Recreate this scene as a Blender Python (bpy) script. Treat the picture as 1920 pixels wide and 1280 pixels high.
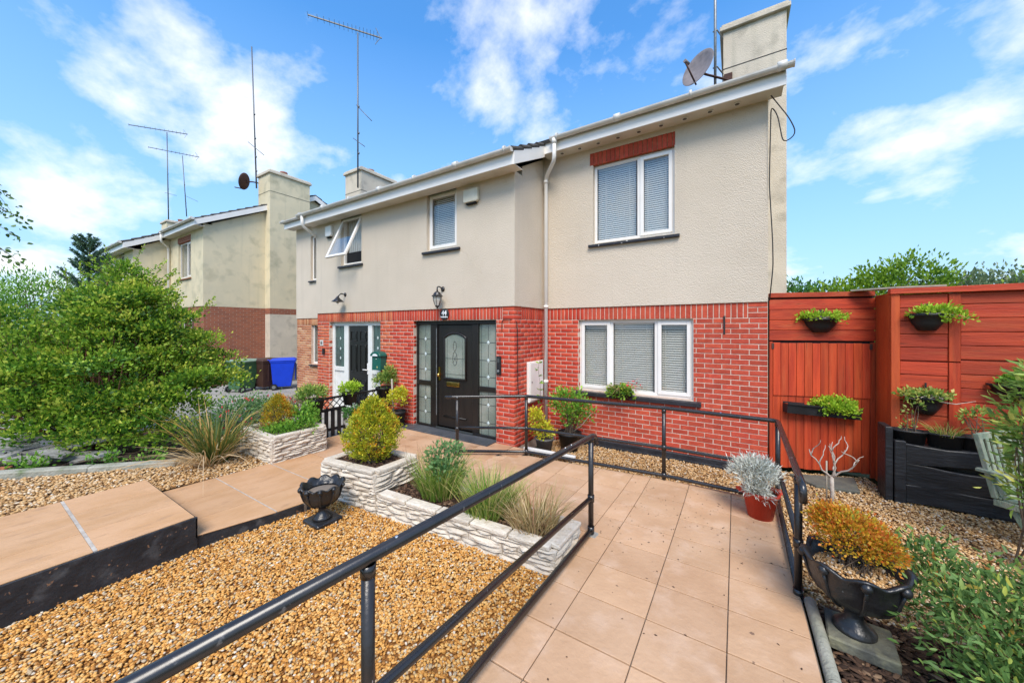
import bpy, math, random
import numpy as np
from mathutils import Vector, Matrix
random.seed(11)
rng = np.random.default_rng(11)
scene = bpy.context.scene
for o in list(bpy.data.objects):
    bpy.data.objects.remove(o)
R = math.radians
# ------------------------------------------------------------------ camera, sky, sun, exposure
TH = R(32.1)
EYE = (0.0, 0.0, 2.0)
cam_d = bpy.data.cameras.new('camera')
cam = bpy.data.objects.new('camera', cam_d)
scene.collection.objects.link(cam)
cam.location = EYE
cam.rotation_euler = (R(90), 0, TH)
cam_d.sensor_width = 36.0
cam_d.lens = 36.0 * 668.0 / 1920.0
cam_d.shift_y = -25.0 / 1920.0
cam_d.clip_start = 0.05
cam_d.clip_end = 3000
scene.camera = cam

SUN_EL, SUN_AZ = R(52), R(150)      # azimuth measured clockwise from +Y
world = bpy.data.worlds.new('World')
scene.world = world
world.use_nodes = True
nt = world.node_tree
nt.nodes.clear()
def nn(t, **k):
    n = nt.nodes.new(t)
    for a, b in k.items():
        setattr(n, a, b)
    return n
wl = nt.links.new
w_out = nn('ShaderNodeOutputWorld')
w_bg = nn('ShaderNodeBackground')
w_bg.inputs['Strength'].default_value = 0.10
sky = nn('ShaderNodeTexSky', sky_type='NISHITA', sun_disc=False, sun_elevation=SUN_EL, sun_rotation=SUN_AZ)
sky.air_density = 1.1
sky.dust_density = 0.3
sky.ozone_density = 2.2
tc = nn('ShaderNodeTexCoord')
sep = nn('ShaderNodeSeparateXYZ')
wl(tc.outputs['Generated'], sep.inputs[0])
def wmath(op, a, b=None, clamp=False):
    m = nn('ShaderNodeMath', operation=op, use_clamp=clamp)
    for i, v in enumerate((a, b)):
        if v is None:
            continue
        if isinstance(v, (int, float)):
            m.inputs[i].default_value = v
        else:
            wl(v, m.inputs[i])
    return m.outputs[0]
zc = wmath('MAXIMUM', sep.outputs[2], 0.0)
den = wmath('ADD', zc, 0.42)
cx = wmath('DIVIDE', sep.outputs[0], den)
cy = wmath('DIVIDE', sep.outputs[1], den)
comb = nn('ShaderNodeCombineXYZ')
wl(cx, comb.inputs[0]); wl(cy, comb.inputs[1])
mp = nn('ShaderNodeMapping')
mp.inputs['Location'].default_value = (0.2, -3.3, 0.0)
mp.inputs['Rotation'].default_value = (0, 0, R(25))
mp.inputs['Scale'].default_value = (1.15, 1.25, 1.0)
wl(comb.outputs[0], mp.inputs[0])
n1 = nn('ShaderNodeTexNoise')
n1.inputs["Scale"].default_value = 1.9
n1.inputs['Detail'].default_value = 9
n1.inputs["Roughness"].default_value = 0.58
n1.inputs['Distortion'].default_value = 0.08
wl(mp.outputs[0], n1.inputs['Vector'])
rp = nn('ShaderNodeValToRGB')
rp.color_ramp.elements[0].position = 0.492
rp.color_ramp.elements[0].color = (0, 0, 0, 1)
rp.color_ramp.elements[1].position = 0.66
rp.color_ramp.elements[1].color = (1, 1, 1, 1)
wl(n1.outputs[0], rp.inputs[0])
n2 = nn('ShaderNodeTexNoise')
n2.inputs['Scale'].default_value = 3.1
n2.inputs['Detail'].default_value = 5
wl(mp.outputs[0], n2.inputs['Vector'])
ccol = nn('ShaderNodeMix', data_type='RGBA')
ccol.inputs[6].default_value = (4.0, 4.15, 4.35, 1)
ccol.inputs[7].default_value = (5.2, 5.1, 5.0, 1)
wl(n2.outputs[0], ccol.inputs[0])
fac = wmath('MULTIPLY', rp.outputs[0], 0.96, True)
tint = nn('ShaderNodeHueSaturation')
tint.inputs['Hue'].default_value = 0.500
tint.inputs['Saturation'].default_value = 1.30
tint.inputs['Value'].default_value = 1.16
wl(sky.outputs[0], tint.inputs['Color'])
low = wmath('SUBTRACT', 1.0, wmath('DIVIDE', zc, 0.62), True)
hz = wmath('MULTIPLY', wmath('POWER', low, 0.9), 0.93)
haze_mix = nn('ShaderNodeMix', data_type='RGBA')
haze_mix.inputs[7].default_value = (1.45, 2.40, 3.60, 1)
wl(hz, haze_mix.inputs[0]); wl(tint.outputs[0], haze_mix.inputs[6])
cm = nn('ShaderNodeMix', data_type='RGBA')
wl(fac, cm.inputs[0]); wl(haze_mix.outputs[2], cm.inputs[6]); wl(ccol.outputs[2], cm.inputs[7])
wl(cm.outputs[2], w_bg.inputs['Color'])
wl(w_bg.outputs[0], w_out.inputs[0])

sun_d = bpy.data.lights.new('sun', 'SUN')
sun_d.energy = 1.5
sun_d.angle = R(28)
sun_d.color = (1.0, 0.93, 0.82)
sun = bpy.data.objects.new('sun', sun_d)
scene.collection.objects.link(sun)
sd = Vector((math.sin(SUN_AZ) * math.cos(SUN_EL), math.cos(SUN_AZ) * math.cos(SUN_EL), math.sin(SUN_EL)))
sun.rotation_euler = (-sd).to_track_quat('-Z', 'Y').to_euler()
sun.location = (-6, -10, 12)
scene.view_settings.view_transform = 'Standard'
scene.view_settings.look = 'None'
scene.view_settings.gamma = 1.0
scene.view_settings.use_curve_mapping = False
scene.view_settings.exposure = 1.50
scene.render.engine = 'CYCLES'
scene.cycles.use_denoising = True
scene.cycles.max_bounces = 6
scene.cycles.transparent_max_bounces = 12
scene.cycles.caustics_reflective = False
scene.cycles.caustics_refractive = False

# ------------------------------------------------------------------ materials
MATS = {}
def M(name, c1, c2=None, rough=0.75, ns=6.0, bump=0.0, bs=60.0, metal=0.0, objr=0.0, ramp=None, spec=0.35,
      transl=0.0, lo=0.35, hi=0.65, c3=None, ns3=1.2, lo3=.5, hi3=.7, stretch=None, bd=4.0, coat=0.0, c4=None, ns4=40, lo4=.62, hi4=.7, streak=None):
    m = bpy.data.materials.new(name)
    m.use_nodes = True
    t = m.node_tree
    b = t.nodes['Principled BSDF']
    L = t.links.new
    b.inputs['Roughness'].default_value = rough
    b.inputs['Metallic'].default_value = metal
    b.inputs['Specular IOR Level'].default_value = spec
    b.inputs['Coat Weight'].default_value = coat
    geo = t.nodes.new('ShaderNodeNewGeometry')
    pos = geo.outputs['Position']
    if stretch:
        mpn = t.nodes.new('ShaderNodeMapping')
        mpn.inputs['Scale'].default_value = stretch
        L(pos, mpn.inputs[0]); pos = mpn.outputs[0]
    def noise(s, d=4.0):
        n = t.nodes.new('ShaderNodeTexNoise')
        n.inputs['Scale'].default_value = s
        n.inputs['Detail'].default_value = d
        L(pos, n.inputs['Vector'])
        return n.outputs[0]
    def mr(x, a, bb):
        n = t.nodes.new('ShaderNodeMapRange')
        n.inputs[1].default_value = a; n.inputs[2].default_value = bb
        L(x, n.inputs[0])
        return n.outputs[0]
    def mix(f, a, bb, bt='MIX'):
        n = t.nodes.new('ShaderNodeMix'); n.data_type = 'RGBA'; n.blend_type = bt
        for i, v in ((0, f), (6, a), (7, bb)):
            if isinstance(v, (int, float)): n.inputs[i].default_value = v
            elif isinstance(v, tuple): n.inputs[i].default_value = (*v, 1)
            else: L(v, n.inputs[i])
        return n.outputs[2]
    col = c1
    if ramp:
        at = t.nodes.new('ShaderNodeAttribute'); at.attribute_name = 'rnd'
        cr = t.nodes.new('ShaderNodeValToRGB')
        els = cr.color_ramp.elements
        for i, (p, c) in enumerate(ramp):
            e = els[i] if i < 2 else els.new(p)
            e.position = p; e.color = (*c, 1)
        L(at.outputs['Fac'], cr.inputs[0])
        col = cr.outputs[0]
    if c2:
        col = mix(mr(noise(ns), lo, hi), col, c2)
    if c3:
        col = mix(mr(noise(ns3, 5), lo3, hi3), col, c3)
    if c4:
        col = mix(mr(noise(ns4, 3), lo4, hi4), col, c4)
    if streak:
        ms_ = t.nodes.new('ShaderNodeMapping'); ms_.inputs['Scale'].default_value = (5.5, 5.5, .35)
        L(geo.outputs['Position'], ms_.inputs[0])
        n_ = t.nodes.new('ShaderNodeTexNoise'); n_.inputs['Scale'].default_value = 1.0; n_.inputs['Detail'].default_value = 5
        L(ms_.outputs[0], n_.inputs['Vector'])
        col = mix(mr(n_.outputs[0], .58, 1.25), col, streak)
    if objr:
        oi = t.nodes.new('ShaderNodeObjectInfo')
        hs = t.nodes.new('ShaderNodeHueSaturation')
        v = t.nodes.new('ShaderNodeMapRange')
        v.inputs[3].default_value = 1 - objr; v.inputs[4].default_value = 1 + objr
        L(oi.outputs['Random'], v.inputs[0]); L(v.outputs[0], hs.inputs['Value'])
        w = t.nodes.new('ShaderNodeMath'); w.operation = 'MULTIPLY'; w.inputs[1].default_value = 7.31
        f = t.nodes.new('ShaderNodeMath'); f.operation = 'FRACT'
        h = t.nodes.new('ShaderNodeMapRange'); h.inputs[3].default_value = 0.5 - objr * .010; h.inputs[4].default_value = 0.5 + objr * .010
        L(oi.outputs['Random'], w.inputs[0]); L(w.outputs[0], f.inputs[0]); L(f.outputs[0], h.inputs[0]); L(h.outputs[0], hs.inputs['Hue'])
        if isinstance(col, tuple): hs.inputs['Color'].default_value = (*col, 1)
        else: L(col, hs.inputs['Color'])
        col = hs.outputs[0]
    if isinstance(col, tuple): b.inputs['Base Color'].default_value = (*col, 1)
    else: L(col, b.inputs['Base Color'])
    if bump:
        bn = t.nodes.new('ShaderNodeBump')
        bn.inputs['Strength'].default_value = bump
        bn.inputs['Distance'].default_value = 0.02
        L(noise(bs, bd), bn.inputs['Height']); L(bn.outputs[0], b.inputs['Normal'])
    if transl:
        out = t.nodes['Material Output']
        tr = t.nodes.new('ShaderNodeBsdfTranslucent')
        if isinstance(col, tuple): tr.inputs[0].default_value = (*col, 1)
        else: L(col, tr.inputs[0])
        ms = t.nodes.new('ShaderNodeMixShader'); ms.inputs[0].default_value = transl
        L(b.outputs[0], ms.inputs[1]); L(tr.outputs[0], ms.inputs[2]); L(ms.outputs[0], out.inputs[0])
    MATS[name] = m
    return m
def glass(name, tint, rough=0.02, base=0.12, ior=1.5, refl=1.0):
    m = bpy.data.materials.new(name); m.use_nodes = True
    t = m.node_tree; L = t.links.new
    t.nodes.clear()
    out = t.nodes.new('ShaderNodeOutputMaterial')
    tr = t.nodes.new('ShaderNodeBsdfTransparent'); tr.inputs[0].default_value = (*tint, 1)
    gl = t.nodes.new('ShaderNodeBsdfGlossy'); gl.inputs['Roughness'].default_value = rough
    gl.inputs[0].default_value = (refl, refl, refl, 1)
    lw = t.nodes.new('ShaderNodeLayerWeight'); lw.inputs[0].default_value = .5
    fr = t.nodes.new('ShaderNodeMath'); fr.operation = 'POWER'; fr.inputs[1].default_value = 4.5
    L(lw.outputs['Facing'], fr.inputs[0])
    ad = t.nodes.new('ShaderNodeMath'); ad.operation = 'ADD'; ad.inputs[1].default_value = base; ad.use_clamp = True
    L(fr.outputs[0], ad.inputs[0])
    ms = t.nodes.new('ShaderNodeMixShader')
    L(ad.outputs[0], ms.inputs[0]); L(tr.outputs[0], ms.inputs[1]); L(gl.outputs[0], ms.inputs[2]); L(ms.outputs[0], out.inputs[0])
    MATS[name] = m
    return m
def brickmat(name, c1, c2, mortar):
    m = bpy.data.materials.new(name); m.use_nodes = True
    t = m.node_tree; L = t.links.new
    b = t.nodes['Principled BSDF']; b.inputs['Roughness'].default_value = .85
    g = t.nodes.new('ShaderNodeNewGeometry')
    s = t.nodes.new('ShaderNodeSeparateXYZ'); L(g.outputs['Position'], s.inputs[0])
    a = t.nodes.new('ShaderNodeMath'); a.operation = 'ADD'; L(s.outputs[0], a.inputs[0]); L(s.outputs[1], a.inputs[1])
    c = t.nodes.new('ShaderNodeCombineXYZ'); L(a.outputs[0], c.inputs[0]); L(s.outputs[2], c.inputs[1])
    bt = t.nodes.new('ShaderNodeTexBrick')
    bt.inputs['Color1'].default_value = (*c1, 1); bt.inputs['Color2'].default_value = (*c2, 1); bt.inputs['Mortar'].default_value = (*mortar, 1)
    bt.inputs['Scale'].default_value = 1.0; bt.inputs['Mortar Size'].default_value = .006
    bt.inputs['Brick Width'].default_value = .225; bt.inputs['Row Height'].default_value = .075; bt.inputs['Bias'].default_value = 0
    L(c.outputs[0], bt.inputs['Vector']); L(bt.outputs[0], b.inputs['Base Color'])
    bn = t.nodes.new('ShaderNodeBump'); bn.inputs['Strength'].default_value = .6; bn.inputs['Distance'].default_value = .01; bn.invert = True
    L(bt.outputs['Fac'], bn.inputs['Height']); L(bn.outputs[0], b.inputs['Normal'])
    MATS[name] = m
    return m

M('render', (.675, .575, .455), (.63, .535, .42), rough=.9, streak=(.50, .43, .34), ns=1.1, bump=.75, bs=75, bd=3, c3=(.58, .49, .38), ns3=.7, lo3=.56, hi3=.85)
M('render2', (.75, .64, .43), (.67, .585, .40), streak=(.40, .38, .26), rough=.9, ns=1.6, bump=.7, bs=70, c3=(.42, .38, .25), ns3=2.6, lo3=.52, hi3=.85)
M('render3', (.68, .59, .46), (.60, .52, .41), streak=(.32, .30, .22), rough=.9, ns=2.2, bump=.6, bs=70, c3=(.40, .35, .27), ns3=3.5, lo3=.54, hi3=.8)
M('mortar', (.69, .55, .45), (.56, .42, .33), rough=.95, ns=14, bump=.4, bs=120)
M('brick', (.51, .078, .039), (.43, .058, .030), rough=.8, ns=13, bump=.35, bs=130, objr=.15, c3=(.58, .095, .045), ns3=30, lo3=.55, hi3=.75)
M('brick_far', (.40, .070, .038), (.33, .048, .028), rough=.85, ns=9, bump=.35, bs=130, c3=(.44, .13, .06), ns3=4, lo3=.45, hi3=.8)
M('brick_side', (.37, .15, .07), (.27, .10, .05), rough=.85, ns=11, bump=.35, bs=130, c3=(.45, .24, .12), ns3=18, lo3=.5, hi3=.7)
brickmat('brick2', (.36, .10, .045), (.25, .072, .037), (.34, .25, .18))
M('upvc', (.84, .80, .75), (.80, .76, .70), rough=.35, ns=3, spec=.5)
M('upvc_grey', (.72, .69, .64), (.60, .57, .52), rough=.45, ns=4, spec=.4)
M('soffit', (.72, .67, .60), (.62, .57, .50), rough=.6, ns=3)
M('sill', (.030, .030, .036), (.020, .020, .024), rough=.42, ns=9, bump=.3, bs=40, c4=(.5, .48, .45), ns4=16, lo4=.68, hi4=.70)
M('sill2', (.28, .13, .07), rough=.8)
M('blind', (.84, .83, .79), rough=.5, transl=.3)
M('dark', (.012, .012, .013), rough=.9)
M('room', (.035, .035, .033), rough=.95)
M('tile', (.060, .052, .046), (.095, .085, .075), rough=.9, ns=22, bump=.6, bs=45, c3=(.14, .13, .10), ns3=12, lo3=.6, hi3=.75)
M('vent', (.12, .11, .10), rough=.7)
M('door', (.016, .013, .011), (.011, .009, .008), rough=.38, ns=14, bump=.15, bs=90, stretch=(1, 1, .08), spec=.45)
M('door2', (.010, .010, .009), rough=.3, spec=.5)
M('gold', (.72, .47, .14), (.5, .3, .08), rough=.25, metal=1, ns=30)
M('chrome', (.75, .75, .77), rough=.2, metal=1)
M('obscure', (.21, .25, .21), (.30, .31, .26), rough=.16, ns=2.4, bump=.35, bs=55, spec=.8, c3=(.12, .16, .13), ns3=2.0, lo3=.45, hi3=.75)
M('obscure2', (.045, .085, .075), (.08, .14, .12), rough=.12, ns=3, bump=.25, bs=60, spec=.8)
M('lead', (.10, .11, .11), rough=.5, metal=.6)
M('bevelglass', (.55, .62, .60), rough=.08, spec=1)
M('slate_tile', (.060, .064, .072), (.085, .088, .095), rough=.5, ns=6, bump=.25, bs=50, objr=.12)
M('blackmetal', (.014, .013, .013), (.022, .019, .018), rough=.27, ns=8, bump=.03, bs=26, spec=.6, c4=(.10, .09, .085), ns4=30, lo4=.66, hi4=.74)
M('blackplastic', (.013, .013, .014), (.022, .022, .023), rough=.5, ns=6, bump=.1, bs=40)
M('lampglass', (.55, .53, .47), rough=.1, spec=.8)
M('whiteplastic', (.78, .77, .73), (.72, .71, .66), rough=.4, ns=6)
M('cream', (.70, .66, .54), (.62, .57, .44), rough=.5, ns=5)
M('green_box', (.010, .105, .080), rough=.35, spec=.5)
M('white', (.8, .8, .8), rough=.6)
M('yellowlabel', (.65, .6, .25), rough=.6)
M('dish', (.26, .22, .215), (.20, .17, .165), rough=.55, ns=12)
M('rust', (.10, .045, .03), (.06, .03, .025), rough=.8, ns=25)
M('galv', (.30, .31, .31), (.19, .20, .20), rough=.5, metal=.5, ns=20)
M('alu', (.15, .16, .17), rough=.45, metal=.4)
M('cable', (.03, .026, .024), rough=.6)
M('terracotta_pot', (.35, .14, .09), rough=.85, ns=8, c2=(.25, .12, .09))
M('plinth', (.016, .017, .021), (.028, .029, .034), rough=.55, ns=6, bump=.5, bs=22)
glass('pane', (.95, .95, .94), .01, .06)
glass('pane_sky', (.95, .96, .96), .02, .06)
# ------------------------------------------------------------------ mesh helpers
COL = scene.collection
BASE = {}
def thing(name, label, cat, loc=(0, 0, 0), rz=0.0, group=None, local=False, kind=None):
    o = bpy.data.objects.new(name, None)
    o.empty_display_size = .1
    COL.objects.link(o)
    o.location = loc
    o.rotation_euler = (0, 0, rz)
    if label: o['label'] = label
    if cat: o['category'] = cat
    if group: o['group'] = group
    if kind: o['kind'] = kind
    BASE[o.name] = (0, 0, 0) if local else tuple(loc)
    return o
def tag(o, label, cat=None, group=None, kind=None):
    o['label'] = label
    if cat: o['category'] = cat
    if group: o['group'] = group
    if kind: o['kind'] = kind
    return o
def attach(o, parent):
    if parent is not None:
        o.parent = parent
        b = BASE.get(parent.name)
        if b: o.matrix_parent_inverse = Matrix.Translation(-Vector(b))
    return o
def npmesh(name, V, F, mat, parent=None, rnd=None, smooth=False):
    V = np.asarray(V, dtype=np.float32); F = np.asarray(F, dtype=np.int32)
    me = bpy.data.meshes.new(name)
    nv, (nf, k) = len(V), F.shape
    me.vertices.add(nv); me.vertices.foreach_set('co', V.ravel())
    me.loops.add(nf * k); me.loops.foreach_set('vertex_index', F.ravel())
    me.polygons.add(nf)
    me.polygons.foreach_set('loop_start', np.arange(0, nf * k, k, dtype=np.int32))
    try: me.polygons.foreach_set('loop_total', np.full(nf, k, dtype=np.int32))
    except Exception: pass
    if smooth: me.polygons.foreach_set('use_smooth', np.ones(nf, dtype=bool))
    me.update(calc_edges=True)
    if rnd is not None:
        a = me.attributes.new('rnd', 'FLOAT', 'FACE')
        a.data.foreach_set('value', np.asarray(rnd, dtype=np.float32))
    me.materials.append(MATS[mat])
    o = bpy.data.objects.new(name, me)
    COL.objects.link(o)
    return attach(o, parent)
class MB:
    def __init__(s): s.v = []; s.f = []; s.sm = []; s.r = []; s.cur = 0.5
    def add(s, v, f, smooth=False):
        n = len(s.v)
        s.v += [tuple(p) for p in v]
        s.f += [tuple(i + n for i in q) for q in f]
        s.sm += [smooth] * len(f); s.r += [s.cur] * len(f)
        return s
    BF = [(0, 3, 2, 1), (4, 5, 6, 7), (0, 1, 5, 4), (1, 2, 6, 5), (2, 3, 7, 6), (3, 0, 4, 7)]
    def box(s, x0, x1, y0, y1, z0, z1):
        x0, x1 = min(x0, x1), max(x0, x1); y0, y1 = min(y0, y1), max(y0, y1); z0, z1 = min(z0, z1), max(z0, z1)
        return s.add([(x0, y0, z0), (x1, y0, z0), (x1, y1, z0), (x0, y1, z0), (x0, y0, z1), (x1, y0, z1), (x1, y1, z1), (x0, y1, z1)], MB.BF)
    def obox(s, c, d, rot):
        v = []
        for z in (-.5, .5):
            for x, y in ((-.5, -.5), (.5, -.5), (.5, .5), (-.5, .5)):
                v.append(Vector(c) + rot @ Vector((x * d[0], y * d[1], z * d[2])))
        return s.add(v, MB.BF)
    def beam(s, p0, p1, w, h, up=(0, 0, 1)):
        p0, p1 = Vector(p0), Vector(p1)
        x = (p1 - p0); l = x.length; x.normalize()
        y = Vector(up).cross(x)
        if y.length < 1e-4: y = Vector((0, 1, 0)).cross(x)
        y.normalize(); z = x.cross(y)
        m = Matrix((x, y, z)).transposed()
        return s.obox((p0 + p1) / 2, (l, w, h), m)
    def tube(s, pts, r, n=8, cap=True, smooth=True):
        pts = [Vector(p) for p in pts]
        k = len(pts)
        rs = r if isinstance(r, (list, tuple)) else [r] * k
        t0 = (pts[1] - pts[0]).normalized()
        a = Vector((0, 0, 1)) if abs(t0.z) < .9 else Vector((1, 0, 0))
        u = (a - t0 * a.dot(t0)).normalized()
        v = []
        for i, p in enumerate(pts):
            if i == 0: t = pts[1] - pts[0]
            elif i == k - 1: t = pts[-1] - pts[-2]
            else: t = (pts[i + 1] - p).normalized() + (p - pts[i - 1]).normalized()
            if t.length < 1e-9: t = t0
            t = t.normalized()
            u = (u - t * u.dot(t))
            if u.length < 1e-6: u = t.orthogonal()
            u.normalize(); w = t.cross(u)
            for j in range(n):
                an = 2 * math.pi * j / n
                v.append(p + (u * math.cos(an) + w * math.sin(an)) * rs[i])
        f = []
        for i in range(k - 1):
            for j in range(n):
                j2 = (j + 1) % n
                f.append((i * n + j, i * n + j2, (i + 1) * n + j2, (i + 1) * n + j))
        s.add(v, f, smooth)
        if cap:
            b = len(s.v) - len(v)
            s.f.append(tuple(b + j for j in reversed(range(n)))); s.f.append(tuple(b + (k - 1) * n + j for j in range(n)))
            s.sm += [False, False]; s.r += [s.cur] * 2
        return s
    def cyl(s, p0, p1, r0, r1=None, n=12, cap=True, smooth=True):
        return s.tube([p0, p1], [r0, r0 if r1 is None else r1], n, cap, smooth)
    def lathe(s, prof, c=(0, 0, 0), n=24, fn=None, smooth=True, sx=1, sy=1):
        v = []
        for r, z in prof:
            for j in range(n):
                a = 2 * math.pi * j / n
                k, dz = fn(a, r, z) if fn else (1, 0)
                v.append((c[0] + r * k * math.cos(a) * sx, c[1] + r * k * math.sin(a) * sy, c[2] + z + dz))
        f = []
        for i in range(len(prof) - 1):
            for j in range(n):
                f.append((i * n + j, i * n + (j + 1) % n, (i + 1) * n + (j + 1) % n, (i + 1) * n + j))
        return s.add(v, f, smooth)
    def ext(s, poly, d):
        n = len(poly); d = Vector(d)
        v = [Vector(p) for p in poly] + [Vector(p) + d for p in poly]
        f = [tuple(range(n)), tuple(range(2 * n - 1, n - 1, -1))] + [(i, i + n, (i + 1) % n + n, (i + 1) % n) for i in range(n)]
        return s.add(v, f)
    def sphere(s, c, r, n=10, m=6, sz=1.0):
        prof = [(max(r * math.sin(math.pi * i / m), 1e-4), -r * sz * math.cos(math.pi * i / m)) for i in range(m + 1)]
        return s.lathe(prof, c, n)
    def build(s, name, mat, parent=None, bevel=0.0, rnd=False, seg=1):
        me = bpy.data.meshes.new(name)
        me.from_pydata(s.v, [], s.f)
        me.polygons.foreach_set('use_smooth', s.sm)
        if rnd:
            a = me.attributes.new('rnd', 'FLOAT', 'FACE'); a.data.foreach_set('value', s.r)
        me.update()
        me.materials.append(MATS[mat])
        o = bpy.data.objects.new(name, me)
        COL.objects.link(o)
        if bevel:
            b = o.modifiers.new('bevel', 'BEVEL'); b.width = bevel; b.segments = seg; b.limit_method = 'ANGLE'; b.angle_limit = R(50)
        return attach(o, parent)
def kids(o): return [c for c in bpy.data.objects if c.parent == o]
def copy_tree(o, parent=None):
    c = o.copy(); COL.objects.link(c)
    if parent is not None: c.parent = parent
    for ch in kids(o): copy_tree(ch, c)
    return c
def wallx(mb, x0, x1, z0, z1, y0, y1, ops=()):
    xs = sorted({x0, x1, *[max(x0, min(x1, o[0])) for o in ops], *[max(x0, min(x1, o[1])) for o in ops]})
    for a, b in zip(xs, xs[1:]):
        if b - a < 1e-4: continue
        m = (a + b) / 2
        cuts = sorted([(o[2], o[3]) for o in ops if o[0] < m < o[1]])
        z = z0
        for c0, c1 in cuts:
            if c0 > z + 1e-4: mb.box(a, b, y0, y1, z, c0)
            z = max(z, c1)
        if z < z1 - 1e-4: mb.box(a, b, y0, y1, z, z1)

# ------------------------------------------------------------------ brickwork
def brick_mesh():
    c = .0035
    v = [(-.5, 0, -.5), (.5, 0, -.5), (.5, 0, .5), (-.5, 0, .5)]
    me = bpy.data.meshes.new('brick')
    # unit length/height 1, chamfer given in real units for a stretcher 0.215 x 0.065
    L, Hh, D = .215, .065, .04
    V = [(-L/2+c, 0, -Hh/2+c), (L/2-c, 0, -Hh/2+c), (L/2-c, 0, Hh/2-c), (-L/2+c, 0, Hh/2-c),
         (-L/2, c, -Hh/2), (L/2, c, -Hh/2), (L/2, c, Hh/2), (-L/2, c, Hh/2),
         (-L/2, D, -Hh/2), (L/2, D, -Hh/2), (L/2, D, Hh/2), (-L/2, D, Hh/2)]
    F = [(0, 1, 2, 3)]
    for a in (0, 4):
        for i in range(4):
            j = (i + 1) % 4
            F.append((a + i, a + 4 + i, a + 4 + j, a + j))
    me.from_pydata(V, [], [tuple(reversed(f)) if False else f for f in F])
    me.update()
    return me, V, F
BRICK, BV, BFC = brick_mesh()
BRICK.materials.append(MATS['brick'])
BV = np.array(BV); BFC = np.array(BFC)
def courses(length, ztop, zbot, ops, phase=0.0, g=.075, bl=.225):
    out = []
    n = int((ztop - zbot) / g + .5)
    for r in range(n):
        zc = ztop - (r + .5) * g
        s = -bl * ((r % 2) * .5 + phase)
        while s < length:
            a, b = max(s, 0), min(s + bl, length)
            segs = [(a, b)]
            for o in ops:
                if o[2] < zc < o[3]:
                    ns = []
                    for p, q in segs:
                        if q <= o[0] or p >= o[1]: ns.append((p, q)); continue
                        if p < o[0]: ns.append((p, o[0]))
                        if q > o[1]: ns.append((o[1], q))
                    segs = ns
            for p, q in segs:
                if q - p > .016: out.append(((p + q) / 2, zc, q - p - .0105, .0645))
            s += bl
    return out
def soldiers(length, z0, skipL=0.0, skipR=0.0):
    out = []
    s = skipL
    while s < length - skipR - .02:
        e = min(s + .075, length - skipR)
        out.append(((s + e) / 2, z0 + .1125, max(e - s - .0115, .02), .215))
        s += .075
    for lo, hi in ((0, skipL), (length - skipR, length)):
        if hi - lo > .05:
            for i in range(3):
                if i == 1 and hi - lo > .15:
                    m = (lo + hi) / 2
                    out.append(((lo + m) / 2, z0 + .0375 + i * .075, m - lo - .01, .065)); out.append(((m + hi) / 2, z0 + .0375 + i * .075, hi - m - .01, .065))
                else:
                    out.append(((lo + hi) / 2, z0 + .0375 + i * .075, hi - lo - .010, .065))
    return out
def place(bricks, org, rz):
    """wall-local (s, z, length, height) -> (location, rz, sx, sz)"""
    c, s_ = math.cos(rz), math.sin(rz)
    res = []
    for s, z, l, h in bricks:
        d = random.uniform(-.002, .002)
        res.append(((org[0] + s * c - d * s_, org[1] + s * s_ + d * c, z), rz, l / .215, h / .065))
    return res
def brick_objects(lst, parent):
    for loc, rz, sx, sz in lst:
        o = bpy.data.objects.new('brick', BRICK)
        COL.objects.link(o)
        o.location = loc; o.rotation_euler = (0, random.uniform(-.004, .004), rz); o.scale = (sx, 1, sz)
        o.parent = parent
def brick_stuff(name, lst, mat, parent):
    if not lst: return
    Vs, Fs, rn = [], [], []
    for i, (loc, rz, sx, sz) in enumerate(lst):
        v = BV * np.array([sx, 1, sz])
        c, s_ = math.cos(rz), math.sin(rz)
        v = np.stack([v[:, 0] * c - v[:, 1] * s_, v[:, 0] * s_ + v[:, 1] * c, v[:, 2]], 1) + np.array(loc)
        Vs.append(v); Fs.append(BFC + 12 * i); rn += [random.random()] * len(BFC)
    o = npmesh(name, np.concatenate(Vs), np.concatenate(Fs), mat, parent, rn)
    o['kind'] = 'stuff'
    return o

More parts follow.
